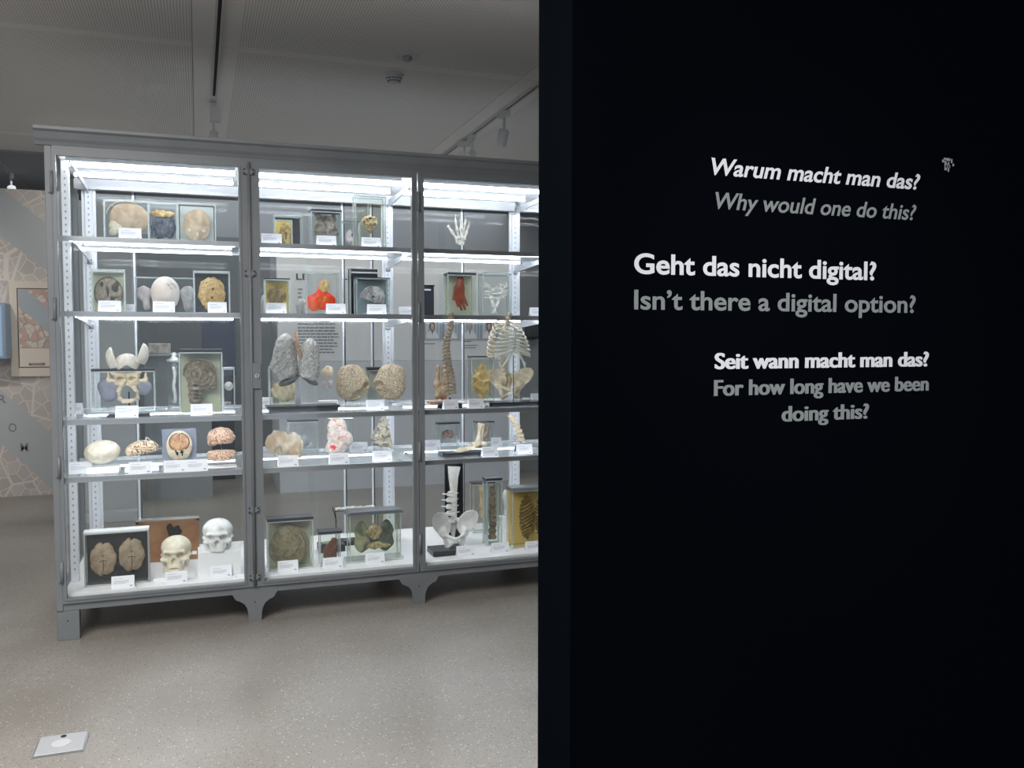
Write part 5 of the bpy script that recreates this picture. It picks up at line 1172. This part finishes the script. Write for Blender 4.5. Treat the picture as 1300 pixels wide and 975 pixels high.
# shelf two
X, D, z0, W, H = fit(537, 551, 363, 2, D=5.55)
t = thing('dark_jar_box', 'narrow dark box at left of second shelf in third bay', 'box', (X, D, z0)); MB().box(-W/2, W/2, 0, .06, 0, H).build('body', M_LID, t); MB().box(-W/2-.004, W/2+.004, -.004, .064, H, H+.006).build('lid', M_DARK, t); MB().box(-W/2+.01, W/2-.02, -.001, 0, H-.03, H-.02).build('paper_strip', M_CARD, t)
t, W, H = jar('dark-lidded jar with red hand hanging fingers down, second shelf', 569, 604, 346, 2, D=5.32, depth=.09, lid=M_LID, lidh=.014, liq=L_GREEN, back=BK_GREEN)
def redhand(p):
    d = smin(cap(p, (.004, 0, .08), (0, 0, .04), .020, .022), rbox(p, (-.004, 0, .012), (.030, .012, .034), .012), .02)
    for a, c in (((-.026, 0, -.01), (-.012, -.005, -.062)), ((-.010, 0, -.016), (.008, -.005, -.082)), ((.006, 0, -.016), (.028, -.005, -.078)), ((.020, 0, -.01), (.040, -.005, -.058))): d = smin(d, cap(p, a, c, .0088, .006), .005)
    return smin(d, cap(p, (-.026, 0, .02), (-.038, -.006, -.026), .010, .0065), .008)
blob('red_hand', redhand, (-.06, -.03, -.10), (.06, .03, .11), 76, O_RED, t, (0, .045, H*.50))
t, W, H = jar('clear block with white branching vessel cast, second shelf third bay', 613, 649, 346, 2, D=5.34, depth=.09, lid=M_EDGE, lidh=.012)
b = MB(); rr = random.Random(21)
def branch(p, d, r, n):
    q = p + d; q.z = min(q.z, H*.88); q.x = max(-W*.42, min(W*.42, q.x)); b.tube([p, (p+q)/2 + Vector((rr.uniform(-.004, .004), rr.uniform(-.004, .004), 0)), q], [r, r*.85, r*.75], 6)
    if n:
        for _ in range(3 if n > 2 else 2):
            e = Vector((d.x*.6+rr.uniform(-.022, .022), rr.uniform(-.01, .01), d.z*rr.uniform(.3, 1.0)-.002)); branch(q, e*.95, r*.78, n-1)
branch(Vector((0, .045, .02)), Vector((0, 0, .045)), .016, 0)
branch(Vector((-.006, .045, .06)), Vector((-.014, 0, .050)), .014, 5); branch(Vector((.008, .045, .06)), Vector((.018, 0, .042)), .013, 5)
o = b.build('vessel_cast', O_CORAL, t); 
for v in o.data.vertices: v.co.x = max(-W*.44, min(W*.44, v.co.x)); v.co.y = max(.012, min(.078, v.co.y)); v.co.z = min(v.co.z, H*.9)
card(684, 400, 2, 'on second shelf beside the edge of the black wall', D=5.35)
# shelf three
def spine(b, pts, r0, r1, n, proc=1.0, back=(0, 1, 0)):
    """stack of vertebral bodies with processes along a polyline"""
    P_ = [Vector(p) for p in pts]; L_ = [0]
    for a, c in zip(P_, P_[1:]): L_.append(L_[-1]+(c-a).length)
    def at_(s):
        s = max(0, min(L_[-1], s))
        for i in range(len(P_)-1):
            if s <= L_[i+1]+1e-9: return P_[i].lerp(P_[i+1], (s-L_[i])/(L_[i+1]-L_[i]))
        return P_[-1]
    for k in range(n):
        f0, f1 = (k+.04)/n, (k+.80)/n; f = (k+.5)/n; r = r0+(r1-r0)*f
        a, m_, c = at_(f0*L_[-1]), at_((f0+f1)/2*L_[-1]), at_(f1*L_[-1])
        b.tube([a, a.lerp(c, .12), m_, a.lerp(c, .88), c], [r*.9, r, r*.80, r, r*.9], 10)
        bd = Vector(back).normalized(); sd = bd.cross((c-a).normalized())
        b.tube([m_, m_+bd*r*1.5*proc+Vector((0, 0, -r*.5))], [r*.45, r*.25], 6)
        for s in (-1, 1): b.tube([m_+bd*r*.5, m_+bd*r*.8+sd*s*r*1.45*proc], [r*.32, r*.18], 6)
X, D, z0 = base_of(571, 514, 3, 5.105)
t = thing('spine_model', 'tall brown spinal column standing on a round black base, third shelf', 'spine model', (X, D, z0)); SX = lambda px: onD(px, 480, D).x-X; SZ = lambda py: onD(571, py, D).z-z0
MB().prism([(.078*math.cos(2*PI*k/32), .078*math.sin(2*PI*k/32)) for k in range(32)], 0, .028, 'z').build('stand_foot', M_DARK, t); MB().tube([(0, 0, .02), (.002, 0, .06)], .009, 10).build('rod', M_DARK, t)
b = MB(); spine(b, [(SX(574), -.0, SZ(500)), (SX(573), -.0, SZ(480)), (SX(569), .0, SZ(458)), (SX(567), .0, SZ(440)), (SX(570), .0, SZ(425)), (SX(574), 0, SZ(412)), (SX(573), 0, SZ(396))], .029, .0155, 22, 1.0, (-.7, .35, 0)); b.build('vertebrae', O_BROWNBONE, t)
X, D, z0 = base_of(562, 506, 3, 5.45)
t = thing('brown_bone_specimen', 'glossy brown bone preparation on an orange wooden base, behind the spine', 'bone specimen', (X, D, z0))
MB().box(-.095, .06, -.05, .05, 0, .016).build('wood_foot', mat('orange_wood', (0.42, 0.20, 0.09), .4), t, bevel=.003)
zq = lambda py: onD(562, py, D).z-z0
blob('bone', lambda p: smin(smin(cap(p, (-.03, 0, .22), (-.04, 0, .10), .016, .014), cap(p, (-.04, 0, .11), (-.005, 0, .05), .02, .026), .02), smin(cap(p, (-.015, 0, .05), (-.04, 0, .035), .012, .018), cap(p, (.02, 0, .22), (.01, 0, .03), .024, .02), .02), .02)+.003*nz(p, 50), (-.08, -.04, 0), (.07, .04, .27), 60, org('bone_glossy', (0.28, 0.18, 0.11), (0.50, 0.37, 0.25), 24, .3), t, (0, 0, .012))
t, W, H = jar('black-topped jar with golden folded tissue behind the rib cage', 599, 627, 452, 3, D=5.50, depth=.09, lid=M_LID, lidh=.008, liq=L_GREEN)
blob('golden_tissue', lambda p: ell(p, (0, 0, 0), (.05, .025, .10))+.012*nz(p, 40)+.006*nz(p, 90), (-.065, -.04, -.12), (.065, .04, .12), 60, O_AMBER, t, (.008, .045, H*.44)).scale = (1.2, 1, 1.1)
def pelvis_sdf(p):
    x = np.abs(p[0]); q = (x, p[1], p[2])
    c = (.074, .004, .048); dx, dy, dz = x-c[0], p[1]-c[1], p[2]-c[2]
    ca, sa = math.cos(R(50)), math.sin(R(50))
    u = dx*ca+dz*sa; v = -dx*sa+dz*ca; n = dy+.55*u*.6+6.0*(u*u+v*v)*1.0-.006
    wing = ell((u, v, n), (0, 0, 0), (.070, .050, .0095))
    d = smin(wing, ell(q, (.060, .002, -.004), (.024, .022, .024)), .014)
    d = smin(d, cap(q, (.058, .004, .0), (.045, .022, .045), .014, .012), .012)
    d = smin(d, cap(q, (.056, -.014, -.010), (.008, -.040, -.030), .0085), .008)
    d = smin(d, cap(q, (.056, .004, -.02), (.040, .0, -.078), .012, .014), .008)
    d = smin(d, cap(q, (.040, -.005, -.078), (.008, -.036, -.044), .0075), .006)
    d = smin(d, cap(p, (0, -.041, -.028), (0, -.041, -.046), .008), .005)
    d = ssub(d, ell(q, (.072, -.024, -.004), (.013, .014, .015)), .004)
    sac = smin(ell(p, (0, .030, .042), (.036, .016, .032)), cap(p, (0, .036, .01), (0, .022, -.035), .018, .006), .02)
    for k in range(3): sac = ssub(sac, ell(q, (.015, .014, .052-.017*k), (.0046, .012, .0044)), .002)
    d = smin(d, sac, .006); d = smin(d, cap(q, (.030, .030, .050), (.050, .018, .060), .012), .010)
    return d
pel_me = iso(pelvis_sdf, (-.16, -.07, -.11), (.16, .07, .15), 96)
X, D, z0 = base_of(651, 514, 3, 5.12)
t = thing('torso_skeleton', 'pale rib cage above a pelvis on long black base, third shelf right', 'skeleton model', (X, D, z0)); SX = lambda px: onD(px, 460, D).x-X; SZ = lambda py: onD(645, py, D).z-z0
MB().box(SX(618), SX(712), -.05, .12, 0, .026).build('stand_foot', M_DARK, t, bevel=.002)
MB().tube([(SX(648), -.055, .02), (SX(648), -.055, SZ(450))], .003, 8).build('rod', M_DARK, t)
o = link('pelvis', pel_me, O_BONE, t, True, (SX(650), .04, SZ(489))); o.scale = (1.12, 1.0, 1.0)
b = MB(); spine(b, [(SX(644), .045, SZ(476)), (SX(641), .05, SZ(455)), (SX(640), .045, SZ(430)), (SX(643), .01, SZ(412)), (SX(648), -.005, SZ(396))], .022, .012, 17, .9); b.build('vertebrae', O_BONE, t)
b = MB(); cx = SX(640)
sx_, szt, szb = SX(650), SZ(421), SZ(443)
for k in range(8):
    f = k/7; zb = SZ(406)+(SZ(446)-SZ(406))*f; w_ = .062+.070*math.sin(min(1, f*1.1+.12)*PI/2); dp = .055+.02*f
    zs = szt+(szb-szt)*min(1, f*1.2); sag = .012+.040*f
    for s in (-1, 1):
        pts = []
        for j in range(19):
            a = j/18*PI; u = (1-math.cos(a))/2
            pts.append((cx+(sx_-cx)*u + s*w_*math.sin(a), .045-(.045+dp)*u, zb+(zs-zb)*u - sag*math.sin(a*.5+PI*.0)*math.sin(a)))
        b.tube(pts[:13], [.0050]*13, 6, 0); b.tube(pts[12:], [.0062]*7, 6, 1)
b.build('ribs', [O_BONE, org('cartilage_pale', (0.58, 0.62, 0.58), (0.70, 0.73, 0.68), 20)], t)
MB().prism([(sx_-.009, szt+.008), (sx_+.009, szt+.008), (sx_+.006, szt-.01), (sx_+.009, szb-.002), (sx_, szb-.018), (sx_-.009, szb-.002), (sx_-.006, szt-.01)], -.068, -.058, 'y').build('breastbone', org('cartilage_pale', (0, 0, 0), (1, 1, 1)), t)
b = MB()
for s in (-1, 1): b.tube([(sx_+s*.006, -.062, szb), (sx_+s*.05, -.055, SZ(457)), (sx_+s*.075, -.03, SZ(466)), (sx_+s*.085, 0, SZ(460))], [.006, .007, .006, .004], 8)
b.build('costal_arch', org('cartilage_pale', (0, 0, 0), (1, 1, 1)), t)
card(573, 517, 3, 'before the round black spine base', D=5.0, w=.09, h=.058); card(605, 515, 3, 'between the spine and the rib cage', D=5.0, w=.095, h=.058)
card(685, 508, 3, 'beside the torso base at the black wall', D=5.3)
# shelf four
X, D, z0 = base_of(592, 580, 4)
t = thing('foot_skeleton', 'yellowish foot skeleton on a slanting black board, fourth shelf', 'foot model', (X, D+.02, z0)); D_ = D+.02; FX = lambda px: onD(px, 560, D_).x-X; FZ = lambda py: onD(592, py, D_).z-z0
MB().box(FX(561), FX(622), -.02, .09, 0, .020).build('stand_foot', M_DARK, t, bevel=.002); MB().box(FX(560), FX(623), -.025, .095, .020, .026).build('stand_top', M_LID, t, bevel=.001)
for k in range(5):
    b = MB(); y = -.005+.016*k; P_ = [(FX(604), y, FZ(568)), (FX(590-k), y-.002, FZ(571.5)), (FX(580-k*.8), y-.004, FZ(575)), (FX(572-k*.3), y-.006, FZ(577))]
    for i_, (p0, p1) in enumerate(zip(P_, P_[1:])): long_bone(b, p0, p1, .0068-.0012*i_)
    b.build('toe_bones', O_BONE, t)
blob('ankle_bones', lambda p: smin(smin(ell(p, (0, 0, .0), (.028, .03, .017)), ell(p, (.045, .01, .0), (.030, .02, .018)), .012), ell(p, (.018, .005, .018), (.02, .018, .015)), .008)+.003*nz(p, 70), (-.05, -.045, -.03), (.09, .05, .05), 50, O_BONE, t, (FX(606), .03, FZ(566)))
b = MB(); long_bone(b, (FX(609), .035, FZ(562)), (FX(612), .035, FZ(538)), .013); long_bone(b, (FX(614), .05, FZ(563)), (FX(617), .05, FZ(540)), .007); b.build('shin_bones', O_BONE, t)
card(623, 580, 4, 'before the foot skeleton heel', w=.10); card(549, 575, 4, 'at left end of fourth shelf, third bay', D=5.45)
t, W, H = jar('black-topped clear jar with brown-red crescent, fourth shelf third bay', 557, 583, 536, 4, D=5.50, depth=.06, lid=M_LID, lidh=.012, over=.006)
blob('crescent', lambda p: ssub(ell(p, (0, 0, 0), (.036, .015, .028)), ell(p, (.0, 0, -.028), (.026, .03, .018)), .006)+.003*nz(p, 70), (-.05, -.03, -.04), (.05, .03, .04), 40, org('crescent_brown', (0.14, 0.06, 0.06), (0.48, 0.34, 0.28), 30), t, (0, .03, H*.5))
t, W, H = jar('black-topped jar with pinkish tissue behind the shin bones', 605, 627, 535, 4, D=5.52, depth=.06, lid=M_LID, lidh=.008, over=.005)
blob('pink_tissue', lambda p: ell(p, (0, 0, 0), (.022, .015, .045))+.006*nz(p, 60), (-.035, -.03, -.06), (.035, .03, .06), 40, org('pink_brown', (0.36, 0.22, 0.17), (0.66, 0.5, 0.42), 40), t, (.012, .03, H*.55))
card(631, 573, 4, 'behind the foot skeleton, right side', D=5.45, w=.07)
X, D, z0 = base_of(662, 574, 4, 5.16)
t = thing('curved_spine_piece', 'curved yellow slice of lower spine on a small white foot', 'spine model', (X, D, z0)); D_ = D; FX = lambda px: onD(px, 550, D_).x-X; FZ = lambda py: onD(662, py, D_).z-z0
MB().box(-.035, .05, -.02, .04, 0, .03).build('stand_foot', M_DARK, t, bevel=.003); MB().ball((FX(668), -.0, .036), (.022, .018, .008), 12).build('white_knob', M_PLINTH, t)
MB().tube([(FX(662), .01, .03), (FX(661), .01, FZ(560))], .003, 8).build('rod', M_JAR, t)
P_ = [(649, 529), (652, 534), (655.5, 540), (658, 546), (660, 552), (661, 558)]
for i_, (x, y) in enumerate(P_):
    a = -.75+.14*i_; MB().box(-.024, .024, -.012, .012, -.0115, .0115).build('vertebra', O_CREAM, t, (FX(x), 0, FZ(y)), (0, -a*.9, 0), bevel=.003)
card(667, 574, 4, 'below the curved yellow spine slice', w=.10)
# floor of bay three
X, D, z0 = base_of(577, 692, 5, 5.55)
t = thing('bone_on_board', 'pale long bone mounted on tall black board behind the white pelvis', 'bone specimen', (X, D, z0)); zq = lambda py: onD(577, py, D).z-z0
MB().box(-.062, .062, 0, .02, 0, SHZ[4]-z0-.05).build('board', M_DARK, t, bevel=.002)
b = MB(); b.tube([(-.006, -.02, zq(592)), (-.012, -.02, zq(605)), (-.010, -.02, zq(625)), (-.006, -.02, zq(645)), (-.006, -.02, zq(660))], [.042, .032, .022, .018, .016], 12); b.build('bone', O_PALEBONE, t)
X, D, z0 = base_of(578, 703, 5, 5.14)
t = thing('pelvis_model', 'white pelvis with five lumbar vertebrae on a black block, bottom shelf', 'pelvis model', (X, D, z0)); FX = lambda px: onD(px, 670, D).x-X; FZ = lambda py: onD(578, py, D).z-z0
MB().box(FX(547), FX(588), -.06, .10, 0, .034).build('stand_foot', M_LID, t, bevel=.003)
o = link('pelvis', pel_me.copy(), O_WHITEBONE, t, True, (FX(578), .02, FZ(676)))
o.data.materials.clear(); o.data.materials.append(O_WHITEBONE); k_ = (onD(607, 660, D).x-onD(549, 660, D).x)/.235; o.scale = (k_*.90, 1, 1.0*k_)
vb = MB(); vb.tube([(0, 0, -.010), (0, 0, -.008), (0, 0, 0), (0, 0, .008), (0, 0, .010)], [.021, .024, .019, .024, .021], 14)
for s in (-1, 1): vb.tube([(s*.012, .012, 0), (s*.042, .018, .004)], [.006, .004], 6); vb.tube([(s*.010, .02, -.012), (s*.010, .02, .014)], [.005, .005], 6)
vb.tube([(0, .01, 0), (0, .048, -.008)], [.008, .005], 6)
vm = None
for i_, (x, y) in enumerate(((575, 662), (574.5, 653), (574, 644.5), (574, 636), (574.5, 628.5))):
    if vm is None: o = vb.build('vertebra', O_WHITEBONE, t); vm = o.data; [setattr(v, 'co', Vector((v.co.x*1.45, v.co.y*1.2, v.co.z*1.0))) for v in vm.vertices]
    else: o = bpy.data.objects.new('vertebra', vm); COL.objects.link(o); o.parent = t
    o.location = (FX(x), .03, FZ(y)); o.scale = (1-.04*i_,)*3
    MB().tube([(FX(x), .03, FZ(y)+.010), (FX(x), .03, FZ(y)+.0185)], .019, 12).build('disc', mat('disc_cream', (0.66, 0.6, 0.5), .5), t)
card(592, 706, 5, 'before the black block of the white pelvis')
t, W, H = jar('black-topped clear jar with orange bone behind the thin tall jar', 601, 628, 612, 5, D=5.62, depth=.07, lid=M_LID, lidh=.012)
b = MB(); long_bone(b, (-.012, .035, H*.92), (-.002, .035, H*.5), .012, 10, 1.8); b.ball((.004, .035, H*.42), (.024, .02, .03), 12); b.build('orange_bone', org('bone_orange', (0.55, 0.34, 0.18), (0.74, 0.56, 0.38), 20), t)
t, W, H = jar('thin tall jar with dark brown cord, right of the white pelvis', 618, 637, 607, 5, yb=692, depth=.075, lid=M_LID, lidh=.016, over=.004, liq=L_CLEAR)
b = MB(); rr = random.Random(4); b.tube([(rr.uniform(-.002, .002), .036, H*(.08+.032*k)) for k in range(26)], [(.015+.010*(1-k/26))*(1+.30*math.sin(k*2.1)) for k in range(26)], 10); b.build('brown_cord', org('cord_brown', (0.12, 0.08, 0.05), (0.30, 0.22, 0.15), 60), t)
MB().box(-W/2+.004, -W/2+.010, .0, .07, .005, H*.9).build('glass_rib', M_EDGE, t)
card(636, 696, 5, 'right before the thin tall jar')
X, D, z0 = base_of(642, 670, 5, 5.68)
t = thing('white_bone', 'white hip bone piece standing behind the thin tall jar', 'bone specimen', (X, D, z0)); zq = lambda py: onD(642, py, D).z-z0
blob('bone', lambda p: smin(smin(ell(p, (0, 0, .17), (.024, .018, .045)), cap(p, (0, 0, .15), (.008, 0, .06), .014, .02), .02), ell(p, (.015, 0, .04), (.026, .018, .026)), .02)+.002*nz(p, 50), (-.05, -.03, 0), (.06, .03, .24), 50, O_WHITEBONE, t, (0, 0, zq(655)-.03))
o = MB().box(-.05, .07, -.03, .04, 0, zq(655)).build('stand_foot', M_PLINTH, t)
t, W, H = jar('wide amber jar with dark ribbed tissue at the edge of the black wall', 651, 712, 618, 5, yb=694, depth=.11, lid=mat('lid_slate', (0, 0, 0)), lidh=.020, over=.005, liq=L_AMB, back=mat('backing_straw', (0.76, 0.62, 0.34), .6))
blob('ribbed_tissue', lambda p: ssub(smin(ell(p, (-.045, 0, 0), (.04, .02, .12)), ell(p, (.045, 0, 0), (.04, .02, .12)), .01), ell(p, (0, -.01, -.03), (.009, .04, .075)), .01)+.004*np.sin(p[2]*330+6*np.abs(p[0])*30)+.003*nz(p, 50), (-.10, -.035, -.14), (.10, .035, .14), 84, org('tissue_umber', (0.06, 0.035, 0.015), (0.22, 0.14, 0.06), 50), t, (.0, .05, H*.48)).scale = (1.15, 1, 1.15)
slab('pale_cord', lambda a: 1, .006, O_GOLD, t, (0, .075, H*.42), n=24, sx=.010, sz=.085)
card(679, 700, 5, 'before the wide amber jar')

# unused mesh data left over
for me in list(bpy.data.meshes):
    if me.users == 0: bpy.data.meshes.remove(me)
# a specimen that hangs alone in its jar fills it
STRUCT = ('glass', 'lid', 'preserving', 'backing', 'foot')
for o in [o for o in bpy.data.objects if o.name.startswith('specimen_jar')]:
    kids = [c for c in o.children if not c.name.startswith(STRUCT)]
    if len(kids) != 1 or 'W' not in o: continue
    k = kids[0]; xs = [v.co.x*k.scale.x+k.location.x for v in k.data.vertices]; zs = [v.co.z*k.scale.z+k.location.z for v in k.data.vertices]
    f = min(1.25, .90*o['W']/(max(xs)-min(xs)), .80*o['H']/(max(zs)-min(zs)))
    if f > 1:
        cx_, cz_ = (max(xs)+min(xs))/2, (max(zs)+min(zs))/2
        k.location.x = cx_*.5 + (k.location.x-cx_)*f; k.location.z = cz_ + (k.location.z-cz_)*f
        k.scale = (k.scale.x*f, k.scale.y, k.scale.z*f)
# helper figures kept on jars are not needed any more
for o in bpy.data.objects:
    for k in ('W', 'H', 'dep'):
        if k in o: del o[k]
